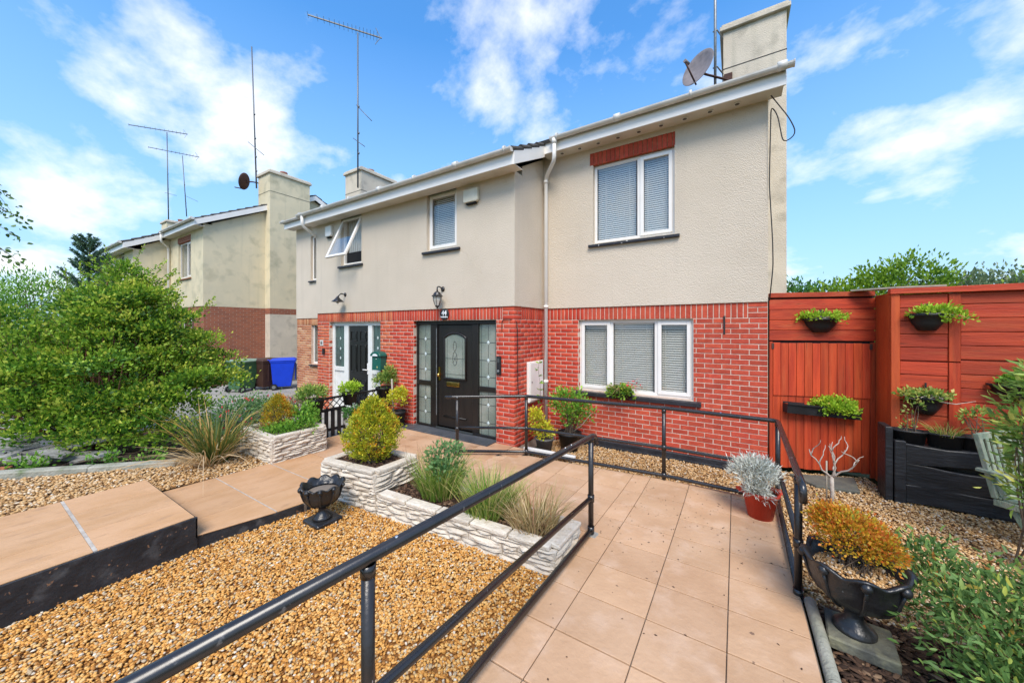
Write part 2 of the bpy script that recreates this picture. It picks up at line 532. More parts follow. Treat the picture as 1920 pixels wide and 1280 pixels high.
# ------------------------------------------------------------------ windows
def window(parent, x0, x1, z0, z1, Y, bars=(), sashes=(), sill='sill', name='window', pane='pane', blind=True, over=.06, gap=.0155, sillz=.07, slat=.028, tilt=35, inner=.02, pitch=.88):
    """frame set back from the wall face Y; bars = mullion centre xs; sashes = (xa, xb) openings with a raised casement"""
    fy0, fy1 = Y + .07, Y + .13
    fw = .05
    mb = MB()
    mb.box(x0, x0 + fw, fy0, fy1, z0, z1); mb.box(x1 - fw, x1, fy0, fy1, z0, z1)
    mb.box(x0 + fw, x1 - fw, fy0, fy1, z0, z0 + fw); mb.box(x0 + fw, x1 - fw, fy0, fy1, z1 - fw, z1)
    for b in bars: mb.box(b - .03, b + .03, fy0, fy1, z0 + fw, z1 - fw)
    w = mb.build(name, 'upvc', parent, .006)
    edges = [x0 + fw] + [e for b in bars for e in (b - .03, b + .03)] + [x1 - fw]
    for i in range(0, len(edges), 2):
        a, b = edges[i], edges[i + 1]
        sash = any(abs((p + q) / 2 - (a + b) / 2) < .1 for p, q in sashes)
        k = .045 if sash else .012
        mb = MB()
        y0 = fy0 - (.018 if sash else -.012)
        e = .012 if sash else 0
        mb.box(a - e, a + k, y0, fy0 + .03, z0 + fw - e, z1 - fw + e); mb.box(b - k, b + e, y0, fy0 + .03, z0 + fw - e, z1 - fw + e)
        mb.box(a + k, b - k, y0, fy0 + .03, z0 + fw - e, z0 + fw + k); mb.box(a + k, b - k, y0, fy0 + .03, z1 - fw - k, z1 - fw + e)
        mb.build('sash' if sash else 'glazing_bead', 'upvc', w, .004)
        mb = MB(); mb.box(a + k, b - k, fy0 + .012, fy0 + .018, z0 + fw + k, z1 - fw - k)
        mb.build('pane', pane, w)
        mb = MB()
        for e0 in ((a + k - .006, a + k + .006), (b - k - .006, b - k + .006)): mb.box(e0[0], e0[1], fy0 + .008, fy0 + .011, z0 + fw + k, z1 - fw - k)
        mb.build('gasket', 'dark', w)
        if blind:
            mb = MB()
            z = z0 + fw + .02
            rot = Matrix.Rotation(R(tilt), 3, 'X')
            while z < z1 - fw - .02:
                mb.obox(((a + b) / 2, fy1 + inner, z), (b - a + .02, slat, .0012), rot)
                z += slat * pitch
            mb.box(a - .005, b + .005, fy1 + inner - .015, fy1 + inner + .02, z1 - fw - .035, z1 - fw - .003)
            for q in (.2, .8): mb.box(a + (b - a) * q - .004, a + (b - a) * q + .004, fy1 + inner - .016, fy1 + inner - .0155, z0 + fw, z1 - fw)
            mb.build('blind', 'blind', w)
    if sill:
        mb = MB()
        mb.ext([(x0 - over, Y - .055, z0 - sillz), (x0 - over, Y - .055, z0 - .028), (x0 - over, Y + .075, z0 - .006), (x0 - over, Y + .075, z0 - sillz)], (x1 - x0 + 2 * over, 0, 0))
        mb.build('sill', sill, w, .004)
    return w
# ------------------------------------------------------------------ the semi-detached pair
XR, X1, XM, X2, XL = .384, -3.13, -6.19, -9.03, -12.1
YW, YP, YB = 6.11, 5.06, 13.9
ZB = 2.37
PIT = .505
MATS['brick_far'] = None
M('brick_far', (.4, .07, .04), ramp=[(0, (.44, .042, .022)), (.5, (.53, .060, .030)), (1, (.60, .10, .05))], rough=.85, bump=.35, bs=130)
M('brick_nb', (.4, .07, .04), ramp=[(0, (.44, .06, .028)), (.5, (.56, .10, .042)), (1, (.62, .17, .07))], rough=.85, bump=.35, bs=130, c2=(.44, .20, .12), ns=7, lo=.58, hi=.85)
M('brick_tan', (.4, .07, .04), ramp=[(0, (.36, .12, .05)), (.5, (.50, .20, .09)), (1, (.60, .34, .17))], rough=.85, bump=.35, bs=130)
def house(label, off, main, rmat, smat):
    base = (-6.0, 6.0, 0)
    H = thing('semi_detached_house', label, 'house', (base[0] + off[0], base[1] + off[1], off[2]))
    BASE[H.name] = base
    yo = YW - .02; yp = YP - .02                 # render stands proud of the brick
    up_r = (-2.13, -.81, 3.49, 4.87); lint_r = (-2.19, -.80, 4.87, 5.085)
    up_l = (-11.25, -9.9, 3.49, 4.87)
    gw_r = (-2.41, -.55, .89, 2.145); gw_l = (-11.25, -9.9, .89, 2.145)
    pw_r = (-5.14, -4.37, 3.51, 4.62); pw_l = (-7.99, -7.20, 3.49, 4.62)
    d_r = (-5.54, -3.50, -.2, 2.145); d_l = (-8.51, -6.57, -.2, 2.145)
    # rendered walls
    mb = MB()
    wallx(mb, X1, XR, ZB, 5.3, yo, yo + .25, [up_r, lint_r])
    wallx(mb, XL, X2, ZB, 5.3, yo, yo + .25, [up_l])
    wallx(mb, X2 - .02, X1 + .02, ZB, 4.62, yp, yp + .25, [pw_r, pw_l])
    for xx, d in ((X1 + .02, -.2), (X2 - .02, .2)):
        mb.ext([(xx, yp + .25, ZB), (xx, yo, ZB), (xx, yo, 5.22), (xx, yp + .25, 4.78)], (d, 0, 0))
    mb.build('rendered_wall', rmat, H)
    mb = MB()
    for xx, d in ((XR, -.25), (XL, .25)):
        mb.ext([(xx, yo + .25, ZB), (xx, YB, ZB), (xx, YB, 5.2), (xx, 10.0, 7.28), (xx, yo + .25, 5.36)], (d, 0, 0))
        if main: mb.ext([(xx, yo + .25, -.2), (xx, YB, -.2), (xx, YB, ZB), (xx, yo + .25, ZB)], (d, 0, 0))
    mb.box(XL, XR, YB, YB + .25, -.2, 5.25)
    mb.build('gable_wall', smat, H)
    if not main:
        mb = MB()
        for xx, d in ((XR, -.25), (XL, .25)): mb.box(xx, xx + d, YW + .25, YB, -.6, ZB)
        for lo, hi, y, ops in ((X1, XR, YW, [gw_r]), (XL, X2, YW, [gw_l]), (X2, X1, YP, [d_r, d_l])): wallx(mb, lo, hi, -.6, ZB, y, y + .25, ops)
        mb.box(X1 - .25, X1, YP + .25, YW, -.6, ZB); mb.box(X2, X2 + .25, YP + .25, YW, -.6, ZB)
        mb.build('brick_wall', 'brick2', H)
    # mortar body and bricks
    if main:
        my = .005
        mb = MB()
        wallx(mb, X1 - .01, XR - my, -.2, ZB, YW + my, YW + .25, [gw_r])
        wallx(mb, X2 + my, X1 - my, -.2, ZB, YP + my, YP + .25, [d_r, d_l])
        mb.box(X1 - .25, X1 - my, YP + .25, YW + .1, -.2, ZB); mb.box(X2 + my, X2 + .25, YP + .25, YW + .1, -.2, ZB)
        wallx(mb, XL + my, X2, -.2, ZB, YW + my, YW + .25, [gw_l])
        bw = mb.build('brick_wall', 'mortar', H)
        zt = ZB - .225
        ox = X1 + .0
        rel = lambda o, x: (o[0] - x, o[1] - x, o[2], o[3])
        fr = place(courses(XR - X1, zt, -.1, [rel(gw_r, X1)], .35) + soldiers(XR - X1, zt, 0, .235), (X1, YW), 0)
        fr.sort(key=lambda b: -b[0][0])
        nx = 280
        brick_objects(fr[:nx], bw)
        rest = fr[nx:]
        rest += place(courses(YW - YP, zt, -.05, [], .0) + soldiers(YW - YP, zt, .24, 0), (X1, YP), R(90))
        pj = courses(X1 - X2, zt, -.05, [rel(d_r, X2), rel(d_l, X2)], .25) + soldiers(X1 - X2, zt, 0, .24)
        nb = place([b for b in pj if b[0] < XM - X2], (X2, YP), 0)
        rest += place([b for b in pj if b[0] >= XM - X2], (X2, YP), 0)
        rest += place(courses(.088, zt, -.05, [], .5), (d_r[0], YP), R(90)) + place(courses(.075, zt, gw_r[2], [], .4), (gw_r[0], YW), R(90))
        nb += place(courses(.088, zt, -.05, [], .5), (d_l[0], YP), R(90))
        brick_stuff('brick_courses', rest, 'brick_far', H)
        brick_stuff('brick_courses', nb, 'brick_nb', H)
        brick_stuff('brick_courses', place(courses(X2 - XL, zt - .06, -.1, [rel(gw_l, XL)], .3) + soldiers(X2 - XL, zt - .06), (XL, YW), 0), 'brick_tan', H)
        mb = MB(); mb.box(XL, X2 - .03, yo, yo + .05, ZB - .062, ZB); mb.build('render_band', rmat, H)
        mb = MB()
        for i in range(3): mb.box(X1 + .35, XR + .05, YW - .055 - i * .006, YW + .004, -.2 + i * .002, .055 - i * .075)
        mb.build('plinth', 'plinth', H, .01)
        mb = MB(); mb.box(XL, X2, YW - .03, YW + .004, -.2, .07); mb.build('plinth', 'plinth', H, .01)
        mb = MB(); cr = [(-4.22, 3.40), (-4.12, 3.34), (-4.06, 3.24), (-3.98, 3.20), (-3.93, 3.12), (-3.84, 3.06), (-3.80, 2.97)]
        mb.tube([(x, yp - .0008, z) for x, z in cr], .0022, 4); mb.build('hairline_crack', 'render3', H)
    # window heads
    if main:
        mb = MB(); mb.box(lint_r[0], lint_r[1], yo + .008, yo + .2, lint_r[2] + .002, lint_r[3] - .002); lt = mb.build('lintel', 'brick_side', H)
        brick_objects(place([(x - 0, z, w, h) for x, z, w, h in soldiers(lint_r[1] - lint_r[0], lint_r[2] - .006)], (lint_r[0], yo - .001), 0), lt)
    else:
        mb = MB(); mb.box(lint_r[0], lint_r[1], yo - .004, yo + .2, lint_r[2], lint_r[3]); mb.box(up_l[0], up_l[1], yo - .004, yo + .2, 4.88, 5.09); mb.build('lintel', 'brick2', H)
    sl = 'sill' if main else 'sill2'
    window(H, *up_r, yo, bars=(-1.36,), sashes=((-1.36, -.81),), sill=sl, pane='pane_sky', tilt=60, pitch=.98, slat=.036, blind=True, over=.075)
    window(H, *up_l, yo, bars=(-10.6,), sill=sl, blind=main)
    window(H, *pw_r, yp, sashes=((pw_r[0], pw_r[1]),), sill=sl, pane='pane_sky', tilt=60, pitch=.98, slat=.036, over=.09)
    if main:
        window(H, *gw_r, YW, bars=(-1.83, -1.09), sashes=((-2.41, -1.83), (-1.09, -.55)), sill=sl, tilt=54, pitch=1.06, over=.11, slat=.036, sillz=.09)
        window(H, *gw_l, YW, bars=(-10.6,), sill=sl)
        # neighbour's landing window with its top-hung sash pushed out
        x0, x1, z0, z1 = pw_l
        mb = MB()
        for a in ((x0, x0 + .05, z0, z1), (x1 - .05, x1, z0, z1), (x0 + .05, x1 - .05, z0, z0 + .05), (x0 + .05, x1 - .05, z1 - .05, z1)): mb.box(a[0], a[1], yp + .07, yp + .13, a[2], a[3])
        w = mb.build('window', 'upvc', H, .005)
        ang = R(-24)
        piv = Vector((0, yp + .06, z1 - .04)); rot = Matrix.Rotation(ang, 3, 'X')
        def tb(mb, a, b, c0, c1, t0, t1):
            c = Vector(((a + b) / 2, (t0 + t1) / 2, (c0 + c1) / 2)) 
            mb.obox(piv + Vector((c.x, 0, 0)) + rot @ Vector((0, c.y, c.z)), (b - a, t1 - t0, c1 - c0), rot)
        hh = z1 - z0 - .06
        mb = MB()
        a, b = x0 + .02, x1 - .02
        tb(mb, a, a + .055, -hh, 0, -.03, .02); tb(mb, b - .055, b, -hh, 0, -.03, .02); tb(mb, a + .055, b - .055, -hh, -hh + .055, -.03, .02); tb(mb, a + .055, b - .055, -.055, 0, -.03, .02)
        mb.build('sash', 'upvc', w, .005)
        mb = MB(); tb(mb, a + .055, b - .055, -hh + .055, -.055, -.008, -.002); mb.build('pane', 'pane_sky', w)
        mb = MB()
        for i in range(9): mb.tube([(x0 + .06 + i * .085, yp + .2, z0 + .05), (x0 + .09 + i * .085, yp + .215, z0 + .6), (x0 + .06 + i * .085, yp + .2, z1)], .035, 6)
        mb.build('net_curtain', 'whiteplastic', w)
        mb = MB(); mb.box(x0 + .1, x1 - .1, yp + .10, yp + .19, z0 + .05, z0 + .30); mb.build('window_ornament', 'dark', w)
        mb = MB()
        mb.ext([(x0 - .06, yp - .055, z0 - .07), (x0 - .06, yp - .055, z0 - .028), (x0 - .06, yp + .075, z0 - .006), (x0 - .06, yp + .075, z0 - .07)], (x1 - x0 + .12, 0, 0)); mb.build('sill', 'sill', w, .004)
    else:
        window(H, *gw_r, YW, bars=(-1.83, -1.09), sill=sl, blind=False); window(H, *gw_l, YW, bars=(-10.6,), sill=sl, blind=False); window(H, *pw_l, yp, sill=sl, blind=False)
    # dark interior linings
    mb = MB()
    for x0, x1, y in ((X1 + .3, XR - .3, 7.4), (XL + .3, X2 - .3, 7.4), (X2 + .3, X1 - .3, 6.0)):
        mb.box(x0, x1, y, y + .05, -.1, 5.1 if y > 7 else 4.55); mb.box(x0, x1, y - 1.0 if y > 7 else YP + .26, y, 2.5, 2.6)
    mb.build('room_lining', 'room', H)
    # eaves
    mb = MB()
    for a, b, y, z in ((X1 + .15, XR + .17, 5.81, 5.15), (XL - .15, X2 - .15, 5.81, 5.15), (X2 - .17, X1 + .17, 4.76, 4.57)):
        mb.box(a, b, y - .02, y, z, z + .21)
    for s_, xx in ((1, X1 + .17), (-1, X2 - .17)):
        mb.ext([(xx, 4.741, 4.565), (xx, 5.80, 5.10), (xx, 5.80, 5.33), (xx, 4.741, 4.80)], (.025 * s_, 0, 0))
    for s_, xx in ((1, XR + .15), (-1, XL - .15)):
        mb.ext([(xx, 5.80, 5.15), (xx, 10.0, 7.26), (xx, 10.0, 7.46), (xx, 5.80, 5.355)], (.025 * s_, 0, 0))
        mb.ext([(xx, 10.0, 7.26), (xx, 14.2, 5.15), (xx, 14.2, 5.355), (xx, 10.0, 7.46)], (.025 * s_, 0, 0))
    mb.build('fascia', 'upvc', H, .004)
    mb = MB()
    for a, b, y0, y1, z in ((X1 + .14, XR + .15, 5.812, yo, 5.17), (XL - .15, X2 - .14, 5.812, yo, 5.17), (X2 - .17, X1 + .17, 4.762, yp, 4.59)):
        n = int((b - a) / .3)
        mb = MB()
        for i in range(n): mb.box(a + (b - a) * i / n, a + (b - a) * (i + 1) / n, y0, y1, z + .0015 * (i % 2), z + .012)
        mb.build('soffit', 'soffit', H)
    if main:
        for i in range(9):
            mb = MB(); x = -2.66 + i * .335
            mb.cyl((x, 5.95, 5.168), (x, 5.95, 5.158), .042, n=14); v = mb.build('soffit_vent', 'whiteplastic', H)
            mb = MB(); mb.cyl((x, 5.95, 5.1575), (x, 5.95, 5.155), .030, n=12); mb.build('grille', 'vent', v)
    def gutter(a, b, y, z, nm='gutter'):
        prof = []
        for i in range(9):
            t = math.pi + math.pi * i / 8
            prof.append((y + .055 * math.cos(t), z + .055 * math.sin(t)))
        for i in range(8, -1, -1):
            t = math.pi + math.pi * i / 8
            prof.append((y + .050 * math.cos(t), z + .003 + .050 * math.sin(t)))
        mb = MB(); mb.ext([(a, p, q) for p, q in prof], (b - a, 0, 0))
        g = mb.build(nm, 'upvc_grey', H)
        for e in (a, b):
            mb = MB(); mb.ext([(e - .004, p, q) for p, q in [(y - .06, z + .008)] + [(y + .06 * math.cos(math.pi + math.pi * i / 8), z + .06 * math.sin(math.pi + math.pi * i / 8)) for i in range(9)] + [(y + .06, z + .008)]], (.012, 0, 0)); mb.build('stop_end', 'upvc_grey', g)
        n = max(2, int((b - a) / .95))
        for i in range(n + 1):
            x = a + .12 + (b - a - .24) * i / n
            w = .05 if i % 2 else .018
            mb = MB(); mb.tube([(x - w, y, z - .001), (x + w, y, z - .001)], .0572, 14); mb.build('gutter_bracket', 'upvc_grey', g)
    gutter(-2.78, XR + .245, 5.725, 5.37)
    gutter(XL - .2, X2 - .16, 5.725, 5.37)
    gutter(X2 - .2, X1 + .18, 4.675, 4.80)
    mb = MB()
    mb.tube([(-2.71, 5.725, 5.32), (-2.71, 5.725, 5.03), (-2.74, 5.76, 4.96), (-2.99, 5.99, 4.84), (-3.02, 6.02, 4.76), (-3.02, 6.02, -.1)], .036, 10)
    dp = mb.build('downpipe', 'upvc', H)
    mb = MB()
    for z in (4.74, 2.40, 1.0): mb.cyl((-3.02, 6.02, z - .025), (-3.02, 6.02, z + .025), .045, n=10)
    mb.cyl((-2.71, 5.725, 5.34), (-2.71, 5.725, 5.25), .05, .04, 10); mb.build('pipe_collar', 'upvc', dp)
    mb = MB()
    mb.tube([(-9.02, 4.675, 4.78), (-9.02, 4.675, 4.56), (-9.04, 4.72, 4.50), (-9.06, 4.99, 4.36), (-9.10, 5.12, 4.30), (-9.11, 5.95, 4.2), (-9.11, 5.98, 0)], .036, 10)
    mb.build('downpipe', 'upvc', H)
    # roof: courses of concrete tiles
    def slope(a, b, y0, z0, y1, z1, nm):
        L = math.hypot(y1 - y0, z1 - z0); n = max(1, round(L / .30))
        d = Vector((0, y1 - y0, z1 - z0)).normalized(); up = Vector((0, -d.z, d.y))
        if up.z < 0: up = -up
        mb = MB()
        for i in range(n):
            p = Vector((0, y0, z0)) + d * (L * i / n)
            q = p + d * (L / n * 1.12)
            mb.cur = random.random()
            A, B = p + up * .055, q + up * .012
            mb.ext([(a, p.y, p.z), (a, A.y, A.z), (a, B.y, B.z), (a, q.y, q.z)], (b - a, 0, 0))
            for xx in (a - .012, b - .05):        # rolled verge tile
                mb.tube([(xx + .03, (p + up * .03).y, (p + up * .03).z), (xx + .03, (q + up * .0).y, (q + up * .0).z)], [.042, .036], 8)
        return mb.build(nm, 'tile', H)
    slope(XL - .16, XR + .16, 5.76, 5.325, 10.0, 7.47, 'roof')
    slope(XL - .16, XR + .16, 14.24, 5.325, 10.0, 7.47, 'roof')
    slope(X2 - .19, X1 + .19, 4.72, 4.775, 5.82, 5.335, 'porch_roof')
    # chimneys
    for xa, xb, ba, bb in ((-.2, .78, XR, .78), (-12.49, -11.51, -12.49, XL)):
        mb = MB()
        mb.box(xa, xb, 8.06, 9.62, 5.2, 7.74)
        mb.box(ba, bb, 8.06, 9.62, (-.2 if main else ZB), 5.2)
        ch = mb.build('chimney', smat if not main else 'render3', H)
        mb = MB(); mb.box(xa - .06, xb + .06, 8.00, 9.68, 7.74, 7.83); mb.box(xa - .03, xb + .03, 8.03, 9.65, 7.83, 7.88); mb.build('chimney_cap', 'render3', ch, .01)
        mb = MB(); mb.box(xa - .006, xb + .006, 8.054, 9.626, 7.02, 7.032); mb.build('damp_course', 'cable', ch)
        mb = MB(); mb.lathe([(.12, 0), (.12, .18), (.14, .19), (.14, .24), (.10, .24), (.10, .1)], ((xa + xb) / 2, 8.8, 7.88), 16); mb.build('chimney_pot', 'terracotta_pot', ch)
        if not main:
            mb = MB(); mb.box(ba - .002, bb + .004, 8.056, 9.624, ZB - .23, ZB); mb.build('brick_band', 'brick2', H)
            mb = MB(); mb.box(ba, bb, 8.06, 9.62, -.6, ZB - .23); mb.build('chimney_base', 'render3', H)
    # ---------------- doors
    def sidelight(df, a, b, z0, z1, y, gm, diamonds, nm='sidelight'):
        mb = MB(); mb.box(a, b, y, y + .02, z0, z1); g = mb.build(nm, gm, df)
        mb = MB(); m = (a + b) / 2; w = .0035
        mb.box(m - w, m + w, y - .003, y + .001, z0, z1)
        for q in (a + .045, b - .045): mb.box(q - w, q + w, y - .003, y + .001, z0, z1)
        for z in diamonds: mb.box(a, b, y - .0045, y + .001, z - w, z + w)
        mb.build('lead_strip', 'lead', df)
        for z in diamonds:
            mb = MB(); s_ = .033
            mb.add([(m - s_, y - .006, z), (m, y - .006, z - s_ * 1.3), (m + s_, y - .006, z), (m, y - .006, z + s_ * 1.3), (m, y - .014, z)], [(0, 1, 4), (1, 2, 4), (2, 3, 4), (3, 0, 4)])
            mb.build('bevelled_diamond', 'bevelglass', df)
    if main:
        y = YP + .085
        mb = MB()
        x0, x1, z0, z1 = d_r[0], d_r[1], .03, 2.145
        mb.box(x0, x0 + .05, y, y + .07, z0, z1); mb.box(x1 - .05, x1, y, y + .07, z0, z1)
        mb.box(x0 + .05, x1 - .05, y, y + .07, z1 - .075, z1); mb.box(x0 + .05, x1 - .05, y - .015, y + .07, z0, z0 + .055)
        for c, w in ((-5.04, .17), (-4.01, .13)): mb.box(c - w / 2, c + w / 2, y - .012, y + .07, z0 + .055, z1 - .075)
        mb.box(x0 + .05, -5.125, y, y + .07, .86, .95); mb.box(-3.945, x1 - .05, y, y + .07, .86, .95)
        df = mb.build('door_frame', 'door', H, .006)
        sidelight(df, x0 + .05, -5.125, .95, z1 - .075, y + .035, 'obscure', (1.78, 1.48, 1.17))
        sidelight(df, x0 + .05, -5.125, z0 + .055, .86, y + .035, 'obscure', (.32, .6))
        sidelight(df, -3.945, x1 - .05, .95, z1 - .075, y + .035, 'obscure', (1.74, 1.42, 1.12))
        sidelight(df, -3.945, x1 - .05, z0 + .055, .86, y + .035, 'obscure', (.3, .62))
        a, b, zb, zt2 = -4.95, -4.08, .10, 2.06
        mb = MB(); mb.box(a, b, y + .02, y + .065, zb, zt2); dr = mb.build('front_door', 'door', H, .004)
        g0, g1, gz0, gz1 = -4.76, -4.27, 1.05, 1.80
        arc = [(g0 + (g1 - g0) * i / 12, gz1 + .085 * (1 - ((i - 6) / 6) ** 2)) for i in range(13)]
        mb = MB(); mb.ext([(g0, y + .012, gz0), (g1, y + .012, gz0)] + [(p, y + .012, q) for p, q in reversed(arc)], (0, .01, 0)); mb.build('door_glass', 'obscure', dr)
        mb = MB(); mb.tube([(g0 - .02, y + .012, gz0 - .02), (g0 - .02, y + .012, gz1)] + [(p + (p - (g0 + g1) / 2) * .08, y + .012, q + .02) for p, q in arc] + [(g1 + .02, y + .012, gz1), (g1 + .02, y + .012, gz0 - .02), (g0 - .02, y + .012, gz0 - .02)], .024, 8, False); mb.build('glazing_moulding', 'door', dr)
        mb = MB(); cxg = (g0 + g1) / 2; yy = y + .009
        for r_, zc in ((.09, 1.66), (.13, 1.42)):
            mb.tube([(cxg + .42 * r_ * math.sin(t * math.pi / 8), yy, zc + r_ * math.cos(t * math.pi / 8)) for t in range(17)], .004, 5, False)
        for t in range(6): mb.tube([(cxg, yy, 1.42), (cxg + .1 * math.cos(t * 1.05), yy, 1.42 + .1 * math.sin(t * 1.05))], .003, 5, False)
        for q in (g0 + .05, g1 - .05): mb.box(q - .003, q + .003, yy, yy + .003, gz0, gz1)
        for z in (1.12, 1.42): mb.box(g0, g1, yy, yy + .003, z - .003, z + .003)
        mb.build('lead_strip', 'lead', dr)
        mb = MB(); mb.box(-4.72, -4.40, y + .0, y + .02, .885, .975); lp = mb.build('letter_plate', 'gold', dr, .008, seg=2)
        mb = MB(); mb.box(-4.68, -4.44, y - .006, y - .001, .905, .955); mb.build('letter_flap', 'gold', lp, .004)
        mb = MB(); mb.box(-4.925, -4.885, y + .0, y + .02, .98, 1.24); mb.lathe([(.006, 0), (.03, .012), (.036, .03), (.03, .048), (.006, .056)], (0, 0, 0), 12)
        nvl = 60
        for i in range(len(mb.v) - nvl, len(mb.v)):
            vx, vy, vz = mb.v[i]; mb.v[i] = (-4.905 + vx, y - vz, 1.09 + vy)
        mb.build('door_handle', 'gold', dr)
        mb = MB(); mb.tube([(-4.80, y + .015, .30), (-4.24, y + .015, .30)], .016, 8); mb.build('moulding', 'door', dr)
        mb = MB(); mb.box(a - .02, b + .02, y - .03, y + .03, .055, .085); mb.build('threshold', 'lead', df)
        mb = MB(); mb.box(a - .022, a - .010, y - .018, y - .010, .3, 2.0); mb.build('frame_seal', 'galv', df)
        # neighbour's white frame
        x0, x1 = d_l[0], d_l[1]
        mb = MB()
        mb.box(x0, x0 + .09, y, y + .07, z0, z1); mb.box(x1 - .07, x1, y, y + .07, z0, z1); mb.box(x0 + .09, x1 - .07, y, y + .07, z1 - .09, z1); mb.box(x0 + .09, x1 - .07, y, y + .07, z0, z0 + .06)
        for c, w in ((-7.93, .16), (-7.03, .14)): mb.box(c - w / 2, c + w / 2, y - .01, y + .07, z0 + .06, z1 - .09)
        mb.box(x0 + .09, -8.01, y, y + .07, .96, 1.06); mb.box(-6.96, x1 - .07, y, y + .07, .96, 1.06)
        mb.box(x0 + .09, -8.01, y + .03, y + .05, z0 + .06, .96); mb.box(-6.96, x1 - .07, y + .03, y + .05, z0 + .06, .96)
        df2 = mb.build('door_frame', 'whiteplastic', H, .006)
        sidelight(df2, x0 + .09, -8.01, 1.06, z1 - .09, y + .035, 'obscure2', (1.75, 1.5, 1.27))
        sidelight(df2, -6.96, x1 - .07, 1.06, z1 - .09, y + .035, 'obscure2', (1.78, 1.55, 1.3))
        a, b = -7.85, -7.10
        mb = MB(); mb.box(a, b, y + .02, y + .065, zb, z1 - .09); dr2 = mb.build('front_door', 'door2', H, .004)
        mb = MB()
        for cx_ in (a + .2, b - .2):
            for q0, q1 in ((1.70, 1.92), (.98, 1.60), (.2, .80)):
                mb.tube([(cx_ - .11, y + .018, q0), (cx_ + .11, y + .018, q0), (cx_ + .11, y + .018, q1), (cx_ - .11, y + .018, q1), (cx_ - .11, y + .018, q0)], .013, 6, False)
                mb.box(cx_ - .07, cx_ + .07, y + .010, y + .02, q0 + .05, q1 - .05)
        mb.build('door_panel', 'door2', dr2)
        mb = MB(); mb.box(b - .02, b + .05, y - .015, y + .0, .95, 1.2); mb.tube([(b + .01, y - .02, 1.05), (b + .01, y - .06, 1.05), (b - .12, y - .06, 1.05)], .012, 8); mb.build('door_handle', 'upvc', dr2)
    else:
        for o in (d_r, d_l):
            mb = MB(); mb.box(o[0], o[1], YP + .1, YP + .15, -.5, 2.145); mb.build('front_door', 'door2', H)
    return H
main_house = house('cream rendered house pair over red brick, black front door numbered 44 and chimney at right', (0, 0, 0), True, 'render', 'render3')
far_house = house('yellowed rendered house beyond the wheelie bins, chimney with bare mast on its gable', (-16.4, -1.2, .42), False, 'render2', 'render2')
# ------------------------------------------------------------------ materials of the garden
M('soil', (.045, .035, .025), (.07, .055, .04), rough=1, ns=5, bump=.8, bs=30)
M('lawn', (.05, .075, .025), (.08, .085, .04), rough=1, ns=2.5, bump=.8, bs=40)
M('concrete', (.36, .34, .30), (.27, .255, .23), rough=.9, ns=1.2, bump=.35, bs=45, c3=(.20, .195, .17), ns3=3.5, lo3=.55, hi3=.8)
M('kerb', (.40, .38, .31), (.26, .26, .20), rough=.95, ns=5, bump=.6, bs=40, c3=(.14, .18, .08), ns3=7, lo3=.58, hi3=.75)
M('ramptile', (.555, .348, .205), (.475, .285, .16), rough=.75, ns=2.2, bump=.28, bs=22, objr=.07, c3=(.60, .405, .27), ns3=5.5, lo3=.5, hi3=.8, c4=(.22, .13, .08), ns4=17, lo4=.735, hi4=.76, bd=6)
M('rampbase', (.16, .12, .09), (.23, .19, .15), rough=.95, ns=6)
M('rampedge', (.50, .36, .26), (.42, .30, .22), rough=.9, ns=4)
M('slab', (.49, .275, .132), (.55, .325, .175), rough=.7, ns=2.6, bump=.4, bs=14, stretch=(2.4, .9, 1), objr=.06, c3=(.38, .22, .12), ns3=5, lo3=.60, hi3=.80, bd=6)
M('pathslab', (.48, .27, .145), (.57, .36, .22), rough=.7, ns=2.2, bump=.35, bs=15, objr=.09, c3=(.30, .14, .06), ns3=3.4, lo3=.55, hi3=.8)
M('pathjoint', (.52, .47, .40), (.36, .31, .26), rough=.95, ns=12)
M('blackpaint', (.017, .018, .021), (.030, .031, .035), rough=.42, ns=5, bump=.5, bs=20, c4=(.22, .12, .07), ns4=24, lo4=.665, hi4=.69, c3=(.10, .10, .10), ns3=7, lo3=.58, hi3=.8)
M('stone', (.68, .60, .49), (.56, .48, .38), rough=.85, ns=9, bump=.7, bs=38, objr=.10, c3=(.50, .39, .26), ns3=16, lo3=.60, hi3=.75, stretch=(1, 1, 2.5))
M('stonejoint', (.20, .165, .12), (.30, .25, .19), rough=1, ns=20)
M('gravel', (.4, .25, .1), ramp=[(0, (.27, .11, .025)), (.25, (.57, .252, .05)), (.55, (.70, .355, .085)), (.78, (.75, .46, .165)), (.93, (.42, .32, .20)), (1, (.76, .65, .50))], rough=.75, bump=.3, bs=220)
M('gravel_grey', (.4, .25, .1), ramp=[(0, (.22, .11, .04)), (.3, (.50, .275, .10)), (.6, (.62, .385, .165)), (.88, (.70, .50, .28)), (1, (.68, .60, .48))], rough=.75, bump=.3, bs=220)
M('bark', (.1, .06, .04), ramp=[(0, (.030, .016, .010)), (.6, (.085, .045, .026)), (.9, (.16, .09, .05)), (1, (.30, .20, .12))], rough=.95)
M('redwood', (.48, .058, .017), (.33, .036, .012), rough=.62, ns=3.0, stretch=(.5, 3, 7), bump=.3, bs=18, objr=.2, c3=(.47, .10, .035), ns3=2.5, lo3=.52, hi3=.85, c4=(.15, .03, .012), ns4=5, lo4=.63, hi4=.78)
M('redwood_v', (.53, .066, .017), (.36, .040, .012), rough=.62, ns=3.0, stretch=(7, 3, .5), bump=.3, bs=18, objr=.2, c3=(.48, .105, .035), ns3=2.5, lo3=.52, hi3=.85, c4=(.15, .03, .012), ns4=5, lo4=.63, hi4=.78)
M('redwood_o', (.56, .095, .022), (.44, .066, .017), rough=.6, ns=3, stretch=(7, 3, .5), bump=.25, bs=18, c4=(.22, .04, .014), ns4=5, lo4=.66, hi4=.8)
